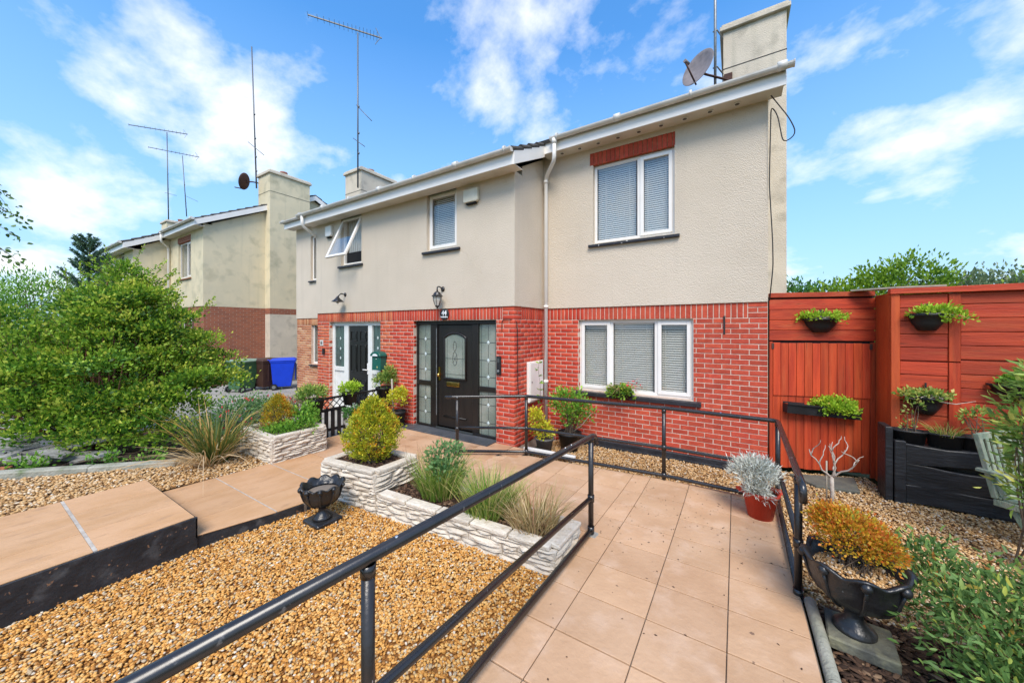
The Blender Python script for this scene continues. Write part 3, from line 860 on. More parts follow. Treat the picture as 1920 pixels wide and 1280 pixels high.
M('paleboard', (.42, .37, .29), (.3, .26, .2), rough=.9, ns=12)
M('sleeper', (.014, .0145, .016), (.024, .025, .028), rough=.42, ns=4, bump=.4, bs=12, stretch=(.7, 1.5, 3), c3=(.045, .046, .05), ns3=6, lo3=.58, hi3=.8)

def zr(y): return max(.14 - .045 * (y - 1.9), .03)
def zp(y): return max(.12 - .026 * (y - 1.22), .03)
def clip(poly, nx, ny, d):
    out = []
    for i in range(len(poly)):
        a, b = poly[i], poly[(i + 1) % len(poly)]
        da, db = a[0] * nx + a[1] * ny - d, b[0] * nx + b[1] * ny - d
        if da <= 0: out.append(a)
        if da * db < 0:
            t = da / (da - db); out.append((a[0] + (b[0] - a[0]) * t, a[1] + (b[1] - a[1]) * t))
    return out
def structure(o, label=None):
    o['kind'] = 'structure'
    if label: o['label'] = label
    return o
def slabpiece(name, poly, zf, th, mat, parent, bevel=.003, lift=0):
    n = len(poly)
    v = [(x, y, zf(y) + lift) for x, y in poly] + [(x, y, zf(y) - th) for x, y in poly]
    f = [tuple(range(n)), tuple(range(2 * n - 1, n - 1, -1))] + [(i, i + n, (i + 1) % n + n, (i + 1) % n) for i in range(n)]
    mb = MB(); mb.add(v, f)
    return mb.build(name, mat, parent, bevel)
# ground sheet, neighbour's drive
mb = MB(); mb.add([(-900, -900, -.22), (900, -900, -.22), (900, 900, -.22), (-900, 900, -.22)], [(0, 1, 2, 3)])
structure(mb.build('ground', 'lawn'))
mb = MB(); mb.ext([(-6.25, 3.35, -.05), (-6.25, 6.1, -.05), (-15.6, 6.1, -.05), (-15.6, -2, -.05), (-9.4, -2, -.05), (-9.4, 3.35, -.05)], (0, 0, -.15))
structure(mb.build('driveway', 'concrete'))
mb = MB(); mb.box(-16, -12.15, 6.1, 12, -.2, -.045)
structure(mb.build('side_passage', 'concrete'))
mb = MB(); mb.box(.6, 9, 6.9, 30, -.21, -.1)
structure(mb.build('back_garden', 'lawn'))
mb = MB(); mb.ext([(-9.4, -2, 0), (-7.35, .25, 0), (-6.62, 1.5, 0), (-6.62, 3.35, 0), (-9.4, 3.35, 0)], (0, 0, -.2))
structure(mb.build('planting_bed', 'soil'))
# ramp
railL = lambda p: clip(clip(p, -(4.80 - 4.21), (-2.75 + 3.64), -(4.80 - 4.21) * -2.75 + (-2.75 + 3.64) * 4.80 - .02), -(4.98 - 4.80), (-.79 + 2.75), -(4.98 - 4.80) * -.79 + (-.79 + 2.75) * 4.98)
body = [(-1.17, -1.2), (.40, -1.2), (.40, 5.02), (-.79, 5.02), (-2.77, 4.84), (-3.66, 4.24), (-3.66, 3.0), (-1.17, 3.0)]
v = []
ramp_o = None
mb = MB()
for q in ([(-1.17, -1.2), (.40, -1.2), (.40, 4.34), (-1.17, 4.34)], [(-1.17, 4.34), (.40, 4.34), (.40, 5.02), (-.79, 5.02), (-1.17, 4.985)], [(-3.66, 2.95), (-1.17, 3.0), (-1.17, 4.34), (-3.5, 4.34), (-3.66, 4.24)], [(-3.5, 4.34), (-1.17, 4.34), (-1.17, 4.985), (-2.77, 4.84)]):
    n = len(q)
    mb.add([(x, y, zr(y) - .014) for x, y in q] + [(x, y, -.2) for x, y in q], [tuple(range(n)), tuple(range(2 * n - 1, n - 1, -1))] + [(i, i + n, (i + 1) % n + n, (i + 1) % n) for i in range(n)])
ramp_o = structure(mb.build('ramp', 'rampbase'), 'tan paved wheelchair ramp running down to the front door')
cols = [-1.165, -.95, -.494, -.043, .395]
rows = [3.22 + .4 * k for k in range(-11, 4)] + [4.86, 5.02]
def tile(a, b, c, d, g=.003):
    p = [(a + g, c + g * 1.7), (b - g, c + g * 1.7), (b - g, d - g * 1.7), (a + g, d - g * 1.7)]
    p = railL(p)
    if len(p) >= 3: slabpiece('paving_tile', p, zr, .013, 'ramptile', ramp_o, .0025)
for c, d in zip(rows, rows[1:]):
    for a, b in zip(cols, cols[1:]): tile(a, b, c, d)
for c, d in zip(rows, rows[1:]):
    if c < 2.8: continue
    for k in range(6):
        b = -1.165 - .45 * k; a = max(b - .45, -3.64)
        if b > -3.6: tile(a, b, max(c, 2.98), d)
# path
pth = structure(thing('path', None, None, (-4.9, 1.2, 0)), 'stepped garden path of long tan imprinted slabs')
mb = MB()
mb.box(-5.60, -4.15, -1.5, 1.205, -.2, .288)
def pblock(x0, x1, y0, y1):
    mb.add([(x0, y0, zp(y0) - .012), (x1, y0, zp(y0) - .012), (x1, y1, zp(y1) - .012), (x0, y1, zp(y1) - .012), (x0, y0, -.2), (x1, y0, -.2), (x1, y1, -.2), (x0, y1, -.2)], [(0, 1, 2, 3), (4, 7, 6, 5), (0, 4, 5, 1), (1, 5, 6, 2), (2, 6, 7, 3), (3, 7, 4, 0)])
pblock(-5.58, -4.16, 1.206, 3.0); pblock(-4.162, -4.06, 1.65, 3.0); pblock(-4.062, -3.97, 2.08, 3.0); pblock(-6.15, -3.66, 3.0, 5.10); pblock(-3.655, -3.14, 4.24, 5.07); pblock(-3.135, -2.80, 4.60, 5.06)
mb.build('screed', 'rampbase', pth)
for x0, x1, y, z, w in ((-5.6, -4.15, .02, .3005, .011), (-5.6, -4.15, .615, .3005, .011), (-5.58, -4.03, 1.83, zp(1.83) + .0005, .005), (-5.58, -3.98, 2.45, zp(2.45) + .0005, .005)):
    mb = MB(); mb.box(x0, x1, y - w, y + w, z - .03, z); mb.build('mortar_joint', 'pathjoint', pth)
def prow(xs, y0, y1, zf, mat, gx=.0035, gy=.006, sk=None):
    for a, b in zip(xs, xs[1:]):
        k0, k1 = (sk(y0), sk(y1)) if (sk and b == xs[-1]) else (b, b)
        slabpiece('slab', [(a + gx, y0 + gy), (k0 - gx, y0 + gy), (k1 - gx, y1 - gy), (a + gx, y1 - gy)], zf, .011, mat, pth, .003)
z3 = lambda y: .30
pedge = lambda y: -4.145 + .19 * min(1, max(0, (y - 1.21) / .9))
for y0, y1 in ((-.6, .02), (.02, .615), (.615, 1.215)): prow([-5.61, -5.13, -4.60, -4.14], y0, y1, z3, 'slab', gy=.011)
for y0, y1 in ((1.206, 1.83), (1.83, 2.45), (2.45, 3.0)): prow([-5.59, -5.05, -4.5, -3.965], y0, y1, zp, 'slab', gy=.005, sk=pedge)
rs = random.Random(5)
for y0, y1 in ((3.0, 3.55), (3.55, 4.05), (4.05, 4.6), (4.6, 5.05)):
    xs = [-6.14]
    while xs[-1] < -3.9: xs.append(min(-3.655, xs[-1] + rs.uniform(.45, .75)))
    if xs[-1] < -3.66: xs[-1] = -3.655
    prow(xs, y0, y1, zp, 'pathslab')
for a, b, y0, y1 in ((-3.65, -3.15, 4.25, 4.68), (-3.65, -3.15, 4.68, 5.05), (-3.13, -2.81, 4.6, 5.04)):
    slabpiece('slab', [(a, y0), (b, y0), (b, y1), (a, y1)], zp, .011, 'pathslab', pth, .003)
mb = MB(); mb.box(-4.15, -4.128, -1.5, 1.222, -.1, .291); mb.box(-5.6, -4.128, 1.205, 1.221, .1, .284); mb.build('painted_edge', 'blackpaint', pth, .004)
mb = MB()
for i in range(6):
    y0 = 1.21 + i * .2; y1 = y0 + .2; e0, e1 = pedge(y0) - .004, pedge(y1) - .004
    mb.add([(-4.6, y0, -.1), (e0, y0, -.1), (e1, y1, -.1), (-4.6, y1, -.1), (-4.6, y0, zp(y0) - .0125), (e0, y0, zp(y0) - .0125), (e1, y1, zp(y1) - .0125), (-4.6, y1, zp(y1) - .0125)], MB.BF)
mb.build('painted_edge', 'blackpaint', pth)
# slate threshold in front of the door
ds = structure(thing('doorstep', None, None, (-4.5, 5.0, 0)), 'dark slate tiles laid before the black front door')
for k in range(6):
    a = -5.72 + k * .37
    slabpiece('slate_tile', [(a + .002, 4.80), (a + .368, 4.80), (a + .368, 5.055), (a + .002, 5.055)], lambda y: .048, .03, 'slate_tile', ds, .002)
    if d_ok := (-5.54 <= a + .19 <= -3.5): slabpiece('slate_tile', [(max(a, -5.535) + .002, 5.058), (min(a + .368, -3.505), 5.058), (min(a + .368, -3.505), 5.15), (max(a, -5.535) + .002, 5.15)], lambda y: .048, .03, 'slate_tile', ds, .002)

# ------------------------------------------------------------------ gravel
t_ = (1 + 5 ** .5) / 2
ICO = np.array([(-1, t_, 0), (1, t_, 0), (-1, -t_, 0), (1, -t_, 0), (0, -1, t_), (0, 1, t_), (0, -1, -t_), (0, 1, -t_), (t_, 0, -1), (t_, 0, 1), (-t_, 0, -1), (-t_, 0, 1)]) / math.hypot(1, t_)
ICF = np.array([(0, 11, 5), (0, 5, 1), (0, 1, 7), (0, 7, 10), (0, 10, 11), (1, 5, 9), (5, 11, 4), (11, 10, 2), (10, 7, 6), (7, 1, 8), (3, 9, 4), (3, 4, 2), (3, 2, 6), (3, 6, 8), (3, 8, 9), (4, 9, 5), (2, 4, 11), (6, 2, 10), (8, 6, 7), (9, 8, 1)])
def inpoly(P, poly):
    x, y = P[:, 0], P[:, 1]; r = np.zeros(len(P), bool); n = len(poly)
    for i in range(n):
        (x0, y0), (x1, y1) = poly[i], poly[(i + 1) % n]
        c = ((y0 > y) != (y1 > y)) & (x < (x1 - x0) * (y - y0) / (y1 - y0 + 1e-12) + x0)
        r ^= c
    return r
def rotm(n):
    q = rng.normal(size=(n, 4)); q /= np.linalg.norm(q, axis=1)[:, None]
    w, x, y, z = q.T
    return np.stack([1 - 2 * (y * y + z * z), 2 * (x * y - z * w), 2 * (x * z + y * w), 2 * (x * y + z * w), 1 - 2 * (x * x + z * z), 2 * (y * z - x * w), 2 * (x * z - y * w), 2 * (y * z + x * w), 1 - 2 * (x * x + y * y)], 1).reshape(n, 3, 3)
def gravel(label, poly, zf, dens, size, mat='gravel', flat=.62, up=.45, name='gravel', lo=.75, hi=1.35, long=1.35):
    p = np.array(poly); mn, mx = p.min(0), p.max(0)
    n = int((mx - mn).prod() * dens)
    P = rng.uniform(mn, mx, (n, 2)); P = P[inpoly(P, poly)]
    n = len(P)
    und = .006 * np.sin(P[:, 0] * 3.1 + 1) * np.cos(P[:, 1] * 2.7)
    z = np.array([zf(y) for y in P[:, 1]]) + und + rng.uniform(-.4, up, n) * size
    s = size * rng.uniform(lo, hi, n) * .5
    V = ICO[None] * (1 + rng.uniform(-.22, .22, (n, 12, 1)))
    V = np.einsum('nij,nkj->nki', rotm(n), V * np.array([long, 1, .8]))
    V[:, :, 2] *= flat
    V = V * s[:, None, None] + np.concatenate([P, z[:, None]], 1)[:, None]
    F = (ICF[None] + 12 * np.arange(n)[:, None, None]).reshape(-1, 3)
    rv = np.repeat(rng.random(n) ** 1.0, 20)
    V = V.reshape(-1, 3)
    b = len(V)
    V = np.concatenate([V, np.array([(x, y, zf(y) - size * .35 - .008) for x, y in poly])])
    F = np.concatenate([F, np.array([(b, b + i, b + i + 1) for i in range(1, len(poly) - 1)])])
    rv = np.concatenate([rv, np.zeros(len(poly) - 2)])
    o = npmesh(name, V, F, mat, None, rv)
    o['kind'] = 'stuff'; o['label'] = label; o['category'] = name.replace('_', ' ')
    return o
gravel('golden brown gravel between the stepped path and the black handrail', [(-4.135, -.5), (-1.165, -.5), (-1.165, 2.7), (-3.72, 2.42), (-3.955, 2.42), (-4.135, 2.3)], lambda y: .0, 5800, .0190, 'gravel')
gravel('gravel strip between the tan path and the mossy concrete kerb', [(-5.6, -.3), (-5.6, 2.48), (-6.62, 2.48), (-6.62, 1.45), (-7.4, .25), (-8.0, -.3)], lambda y: max(.235 - .07 * y, .07), 2300, .026, 'gravel_grey')
gravel('gravel bed below the ground floor window', [(-2.78, 5.04), (.42, 5.04), (.42, 6.06), (-2.78, 6.06)], lambda y: -.06, 2600, .022, 'gravel_grey')
gravel('light gravel yard in front of the red fence', [(.43, 3.35), (4.4, 3.35), (4.4, 6.2), (1.55, 6.2), (1.5, 6.6), (.42, 6.25)], lambda y: -.02, 3000, .021, 'gravel_grey')
gravel('dark bark mulch around the black urn', [(.50, 1.6), (3.6, 1.6), (3.6, 3.36), (.50, 3.36)], lambda y: .01, 2600, .03, 'bark', flat=.28, name='bark_mulch', long=2.4)

# edging beside the ramp
mb = MB(); mb.tube([(.447, 1.2, .135), (.447, 2.3, .105), (.447, 2.9, .088), (.445, 3.24, .075)], .036, 12); mb.tube([(.447, 2.50, .099), (.447, 2.51, .0985)], .038, 12)
tag(mb.build('edging_pipe', 'kerb'), 'pale grey pipe laid as edging along the ramp beside the black urn', 'pipe')
mb = MB(); kp = [(-6.50, 1.70, .115), (-7.02, 1.0, .16), (-7.5, .30, .215), (-8.46, -.9, .30)]
for p_, q_ in zip(kp, kp[1:]): mb.beam(p_, q_, .13, .15)
tag(mb.build('concrete_kerb', 'kerb', None, .012), 'mossy concrete kerb edging the bed under the big green shrub', 'kerb')
mb = MB(); mb.beam((-2.90, 4.99, .045), (-2.06, 5.10, .015), .055, .085)
tag(mb.build('white_edging_board', 'upvc', None, .006), 'short white edging board lying before the potted shrubs by the porch', 'edging board')
mb = MB(); mb.ext([(.62, 6.13, -.012), (.86, 5.83, -.012), (1.28, 5.90, -.012), (1.33, 6.40, -.012)], (0, 0, .035))
tag(mb.build('paving_slab', 'concrete', None, .006), 'dark worn paving slab lying in front of the red gate', 'slab', kind='thing')
MATS['slabdark'] = M('slabdark', (.10, .10, .085), (.15, .145, .11), rough=.9, ns=7, bump=.4, bs=30)
bpy.data.objects['paving_slab'].data.materials[0] = MATS['slabdark']

# ------------------------------------------------------------------ stone planters
def stone_variant(i):
    r = random.Random(100 + i)
    mb = MB()
    nx, nz = 4, 3
    # front grid with roughness, unit size 1 x .1(depth) x 1
    v = []; f = []
    for a in range(nx + 1):
        for c in range(nz + 1):
            ex, ez = (a in (0, nx)), (c in (0, nz))
            x = a / nx - .5 + (0 if ex else r.uniform(-.05, .05)); z = c / nz - .5 + (r.uniform(-.06, .02) if c == nz else r.uniform(-.02, .06) if c == 0 else r.uniform(-.06, .06))
            y = (.018 if (ex or ez) else r.uniform(-.012, .004))
            v.append((x, y, z))
    for a in range(nx):
        for c in range(nz): f.append((a * (nz + 1) + c, (a + 1) * (nz + 1) + c, (a + 1) * (nz + 1) + c + 1, a * (nz + 1) + c + 1))
    k = len(v)
    v += [(-.5, .06, -.5), (.5, .06, -.5), (.5, .06, .5), (-.5, .06, .5)]
    C = [0, nx * (nz + 1), nx * (nz + 1) + nz, nz]
    f += [(k, k + 1) + tuple(a * (nz + 1) for a in range(nx, -1, -1)), (k + 3,) + tuple(a * (nz + 1) + nz for a in range(0, nx + 1)) + (k + 2,), (k + 3, k) + tuple(range(0, nz + 1)), (k + 1, k + 2) + tuple(nx * (nz + 1) + c for c in range(nz, -1, -1))]
    mb.add(v, f, False)
    me = bpy.data.meshes.new('stone'); me.from_pydata(mb.v, [], mb.f); me.update(); me.materials.append(MATS['stone'])
    return me
STONES = [stone_variant(i) for i in range(8)]
srand = random.Random(3)
def stone_face(p0, p1, z0, z1, parent, z0b=None):
    """stack of split stones on a vertical face running p0->p1 (outside on the right-hand side = -local y)"""
    p0, p1 = Vector((*p0, 0)), Vector((*p1, 0))
    d = p1 - p0; L = d.length; rz = math.atan2(d.y, d.x); d.normalize()
    z = z0
    while z < z1 - .012:
        h = min(srand.uniform(.035, .068), z1 - z)
        if z1 - z - h < .02: h = z1 - z
        s = 0
        while s < L - .01:
            l = min(srand.uniform(.13, .36), L - s)
            if L - s - l < .07: l = L - s
            sub = srand.random() < .3 and h > .045
            for (za, hh) in (((z, h * .5), (z + h * .5, h * .5)) if sub else ((z, h),)):
                o = bpy.data.objects.new('stone', srand.choice(STONES)); COL.objects.link(o)
                c = p0 + d * (s + l / 2)
                n = Vector((d.y, -d.x, 0))
                c = c + n * srand.uniform(-.004, .012)
                o.location = (c.x, c.y, za + hh / 2); o.rotation_euler = (srand.uniform(-.04, .04), srand.uniform(-.02, .02), rz)
                o.scale = (l - .005, 1.0, max(hh - .004, .012))
                attach(o, parent)
            s += l
        z += h
def coping(parent, pts, z, w, th=.045, mat='stone'):
    for a, b in zip(pts, pts[1:]):
        a, b = Vector((*a, z)), Vector((*b, z)); L = (b - a).length; n = max(1, round(L / .42))
        for i in range(n):
            p, q = a.lerp(b, i / n + .004), a.lerp(b, (i + 1) / n - .004)
            mb = MB(); mb.beam(p, q, w + srand.uniform(-.006, .006), th + srand.uniform(-.006, .006))
            mb.build('coping_stone', mat, parent, .012, seg=2)
PL = thing('stone_planter', 'long L shaped cream stone planter with a raised square end, grasses in it', 'planter', (-2.7, 2.7, 0))
A, B_, C_, D_ = (-4.19, 2.37), (-3.30, 2.47), (-1.22, 2.60), (-1.20, 3.10)
zt1, zt2 = .44, .235
mb = MB()
mb.ext([(A[0] + .02, A[1] + .02, -.05), (B_[0] - .02, B_[1] + .02, -.05), (B_[0] - .02, 3.06, -.05), (A[0] + .02, 2.98, -.05)], (0, 0, zt1 - .02))
mb.ext([(B_[0] - .02, B_[1] + .02, -.05), (C_[0] - .02, C_[1] + .02, -.05), (D_[0] - .02, D_[1] - .02, -.05), (B_[0] - .02, 3.06, -.05)], (0, 0, zt2 - .03))
mb.build('core', 'stonejoint', PL)
stone_face(A, B_, -.03, zt1 - .04, PL); stone_face(B_, C_, -.03, zt2 - .04, PL); stone_face(C_, D_, -.03, zt2 - .04, PL)
stone_face(B_, (B_[0] + .03, 3.08), zt2 - .05, zt1 - .04, PL)
coping(PL, [(A[0] + .05, A[1] + .05), (B_[0] - .05, B_[1] + .05), (B_[0] - .03, 3.06), (A[0] + .05, 2.98), (A[0] + .05, A[1] + .05)], zt1 - .02, .11)
coping(PL, [(B_[0] + .05, B_[1] + .055), (C_[0] - .05, C_[1] + .05), (D_[0] - .05, D_[1])], zt2 - .02, .12)
coping(PL, [(D_[0] - .1, D_[1] - .03), (B_[0] + .07, 3.05)], zt2 - .025, .07)
gravel('bark mulch on the raised square end of the stone planter', [(-4.12, 2.45), (-3.36, 2.53), (-3.36, 3.0), (-4.12, 2.95)], lambda y: zt1 - .03, 3500, .028, 'bark', flat=.3, name='bark_mulch', long=2.2)
gravel('bark mulch under the grasses in the long stone planter', [(-3.24, 2.55), (-1.3, 2.68), (-1.3, 3.05), (-3.24, 3.0)], lambda y: zt2 - .05, 3000, .028, 'bark', flat=.3, name='bark_mulch', long=2.2)
PL2 = thing('stone_planter', 'square cream stone planter by the path with a small conifer in it', 'planter', (-6.0, 2.85, 0))
a0, a1, a2 = (-6.60, 2.46), (-5.53, 2.44), (-5.50, 3.24)
mb = MB(); mb.ext([(-6.58, 2.48, -.05), (-5.55, 2.46, -.05), (-5.52, 3.22, -.05), (-6.56, 3.22, -.05)], (0, 0, .46)); mb.build('core', 'stonejoint', PL2)
stone_face(a0, a1, .0, .42, PL2); stone_face(a1, a2, .0, .42, PL2)
coping(PL2, [(-6.55, 2.51), (-5.58, 2.49), (-5.55, 3.2), (-6.52, 3.2), (-6.55, 2.51)], .435, .10)
# ------------------------------------------------------------------ handrails
def fillet(pts, r=.06, k=4):
    P = [Vector(p) for p in pts]; out = [P[0]]
    for i in range(1, len(P) - 1):
        a, b = (P[i - 1] - P[i]), (P[i + 1] - P[i])
        ra = min(r, a.length * .45); rb = min(r, b.length * .45)
        p, q = P[i] + a.normalized() * ra, P[i] + b.normalized() * rb
        for j in range(k + 1):
            t = j / k
            out.append(p * (1 - t) ** 2 + P[i] * 2 * t * (1 - t) + q * t * t)
    return out + [P[-1]]
M('postmetal', (.016, .013, .012), (.026, .020, .017), rough=.3, ns=5, bump=.1, bs=30, spec=.55, c4=(.30, .28, .26), ns4=48, lo4=.735, hi4=.75)
def rail(parent, pts, r=.0245, name='rail'):
    mb = MB(); mb.tube(fillet(pts), r, 14); return mb.build(name, 'blackmetal', parent)
def post(parent, x, y, z0, z1, r=.0245, clamps=()):
    mb = MB(); mb.cyl((x, y, z0), (x, y, z1), r, n=16); p = mb.build('post', 'postmetal', parent)
    mb = MB(); mb.cyl((x, y, z0 - .005), (x, y, z0 + .012), r * 1.9, n=16); mb.build('foot_flange', 'blackmetal', p)
    for z in clamps: mb = MB(); mb.cyl((x, y, z - .03), (x, y, z + .03), r * 1.28, n=14); mb.build('clamp', 'blackmetal', p)
    mb = MB(); mb.cyl((x, y, z1 - .045), (x, y, z1), r * 1.15, n=14); mb.build('clamp', 'blackmetal', p)
HR = thing('handrail', 'long black tubular handrail along the near left edge of the ramp', 'handrail', (-1.14, 1.5, .1))
xx = -1.14
tz = lambda y: .99 - .0716 * (y - 3.2)
mz = lambda y: .42 - .096 * (y - 3.2) if y < 3.2 else .42
bz = lambda y: .10 - .062 * (y - 3.2)
rail(HR, [(xx, -1.0, tz(-1.0)), (xx, 3.26, tz(3.26)), (xx, 3.33, tz(3.3) - .03), (xx, 3.335, tz(3.3) - .10)])
rail(HR, [(xx, -1.0, mz(-1.0)), (xx, 3.2, mz(3.2))], .0215)
rail(HR, [(xx - .01, -1.0, bz(-1.0) + .02), (xx, 3.2, bz(3.2) + .02)], .0235)
post(HR, xx, 3.2, zr(3.2) - .02, tz(3.2), clamps=(mz(3.2), bz(3.2) + .03))
post(HR, xx, .825, .05, tz(.825) - .02, clamps=(mz(.825), bz(.825) + .03))
for y in (.95, 2.6, 2.72):
    mb = MB(); mb.cyl((xx + .004, y, tz(y) + .018), (xx + .006, y, tz(y) + .0275), .006, n=8); mb.build('grub_screw', 'chrome', HR)
mb = MB(); mb.box(xx - .05, xx + .06, 3.15, 3.26, zr(3.2) - .05, zr(3.2) + .006); mb.build('footing', 'concrete', HR, .01)
HR2 = thing('handrail', 'black tubular handrail turning the far ramp corner by the red pot', 'handrail', (-.8, 4.95, .05))
K = [(.385, 3.285), (.40, 4.95), (-.79, 4.98), (-2.75, 4.80), (-3.64, 4.21)]
rail(HR2, [(.395, 3.14, .80), (.393, 3.14, .90), (.39, 3.22, .925), (.40, 4.95, .962), (-.79, 4.98, .962), (-2.75, 4.80, .945), (-3.64, 4.21, .94), (-3.80, 4.105, .935)])
for z, r in ((.45, .0205), (.085, .0225)):
    rail(HR2, [(K[0][0], K[0][1], z + .02), (K[1][0], K[1][1], z), (K[2][0], K[2][1], z), (K[3][0], K[3][1], z), (K[4][0], K[4][1], z + .02)], r)
for i, (x, y) in enumerate(K): post(HR2, x, y, zr(y) - .03, .945 if i else .925, clamps=(.45, .09))
for x in (-.15, -1.9):
    mb = MB(); mb.cyl((x, 4.955, .985), (x, 4.953, .9875), .007, n=8); mb.build('grub_screw', 'chrome', HR2)

# ------------------------------------------------------------------ red fence and gate
G0, G1 = Vector((.40, 6.20, 0)), Vector((1.573, 6.60, 0))
gl = (G1 - G0).length; grz = math.atan2(G1.y - G0.y, G1.x - G0.x)
GT = thing('wooden_gate', 'red stained side gate of upright boards under four horizontal boards, next to the house', 'gate', (G0.x, G0.y, 0), grz, local=True)
prand = random.Random(8)
n = 12
bw_ = (gl - .10) / n
for k in range(n):
    x0 = .04 + k * bw_; j = prand.uniform(-.002, .002)
    mb = MB(); mb.box(x0 + .002, x0 + bw_ - .002, -.030 + j, -.012 + j, 1.06, 1.795 + prand.uniform(-.004, .004)); mb.build('board', 'redwood_v', GT, .003)
    mb = MB(); mb.box(x0 + .002, x0 + bw_ - .002, -.016 + j, .002 + j, .06 + prand.uniform(-.012, .006), 1.075); mb.build('board', 'redwood_v', GT, .003)
for k in range(4):
    z0 = 1.825 + k * .145; j = prand.uniform(-.004, .004)
    mb = MB(); mb.box(.0, gl, -.025 + j, -.005 + j, z0 + .003, z0 + .142); mb.build('board', 'redwood', GT, .003)
mb = MB(); mb.box(0, gl - .02, -.045, .02, 2.425, 2.49); mb.build('top_rail', 'redwood', GT, .004)
mb = MB(); mb.box(0, gl, .006, .03, 0.05, 2.44); mb.build('backing', 'dark', GT)
mb = MB(); mb.box(0, .036, -.03, .004, 0, 1.81); mb.build('jamb', 'redwood_v', GT, .003)
mb = MB(); mb.box(gl - .055, gl, -.02, .004, 0, 1.81); mb.build('jamb', 'redwood_v', GT, .003)
for hx in (gl - .075, .02):
    mb = MB(); mb.box(hx, hx + .03, -.038, -.030, 1.71, 1.79); mb.build('hinge', 'rust', GT)
FN = thing('wooden_fence', 'red stained fence of horizontal boards behind the black raised bed', 'fence', (2.6, 6.2, 0))
mb = MB(); mb.ext([(1.578, 6.60, -.02), (1.60, 6.60, -.02), (1.635, 6.215, -.02), (1.612, 6.215, -.02)], (0, 0, 2.45)); mb.build('side_board', 'redwood_o', FN, .003)
mb = MB(); mb.box(1.612, 1.69, 6.155, 6.212, -.02, 2.42); mb.build('post', 'redwood_o', FN, .004)
for x0, x1, off in ((1.692, 2.085, 0), (2.18, 4.4, .03)):
    for k in range(15):
        z0 = .02 + k * .158 + off + (.012 if k > 9 else 0)
        if z0 > 2.35: continue
        j = prand.uniform(-.004, .004)
        mb = MB(); mb.box(x0 + prand.uniform(0, .004), x1, 6.18 + j, 6.205 + j, z0 + .004, min(z0 + .154, 2.40)); mb.build('board', 'redwood', FN, .003)
for za, zb in ((.0, 1.60), (1.615, 2.40)):
    mb = MB(); mb.box(2.088, 2.178, 6.165, 6.20, za, zb); mb.build('batten', 'redwood_v', FN, .003)
mb = MB(); mb.ext([(1.60, 6.13, 2.415), (4.4, 6.13, 2.40), (4.4, 6.13, 2.47), (3.0, 6.13, 2.485), (1.60, 6.13, 2.475)], (0, .10, 0)); mb.build('top_rail', 'redwood', FN, .004)
mb = MB(); mb.box(1.64, 4.4, 6.208, 6.225, -.1, 2.41); mb.build('backing', 'redwood', FN)
mb = MB(); mb.ext([(1.30, 6.42, 2.492), (1.68, 6.24, 2.492), (2.1, 6.25, 2.492), (2.1, 6.30, 2.492), (1.4, 6.55, 2.492)], (0, 0, .02)); mb.build('capping', 'paleboard', FN)
# black raised bed
RB = thing('raised_bed', 'black painted raised bed of heavy timbers against the red fence, pots along its top', 'raised bed', (2.2, 5.95, 0))
bed = [(0.0, .20, .0), (.205, .44, .0), (.455, .66, .012)]
for i, (za, zb, j) in enumerate(bed):
    mb = MB()
    nseg = 12; v = []; f = []
    for k in range(nseg + 1):
        x = 1.66 + (3.6 - 1.66) * k / nseg
        w1 = .012 * math.sin(k * 1.3 + i) - (.03 * math.sin(k / nseg * math.pi) * (i == 1)) ; w0 = .010 * math.sin(k * 1.1 + i * 2) + (.02 * math.sin(k / nseg * math.pi * 1.5) * (i == 2))
        for y in (5.885, 6.10):
            v += [(x, y - .01 * j + .006 * math.sin(k * 2 + i), za + w0), (x, y + .006 * math.sin(k * 2 + i), zb + w1)]
    for k in range(nseg):
        a = k * 4; b = a + 4
        f += [(a, b, b + 1, a + 1), (a + 1, b + 1, b + 3, a + 3), (a + 2, a + 3, b + 3, b + 2)]
    f += [(0, 1, 3, 2), (nseg * 4, nseg * 4 + 2, nseg * 4 + 3, nseg * 4 + 1)]
    mb.add(v, f); mb.build('timber', 'sleeper', RB, .008)
mb = MB(); mb.box(1.565, 1.66, 5.862, 5.93, -.02, .70); mb.build('post', 'sleeper', RB, .006)
mb = MB(); mb.box(1.49, 1.555, 5.87, 6.15, -.02, .845); mb.build('end_board', 'sleeper', RB, .006)
mb = MB(); mb.box(1.558, 3.6, 5.99, 6.15, -.02, .63); mb.build('fill', 'soil', RB)

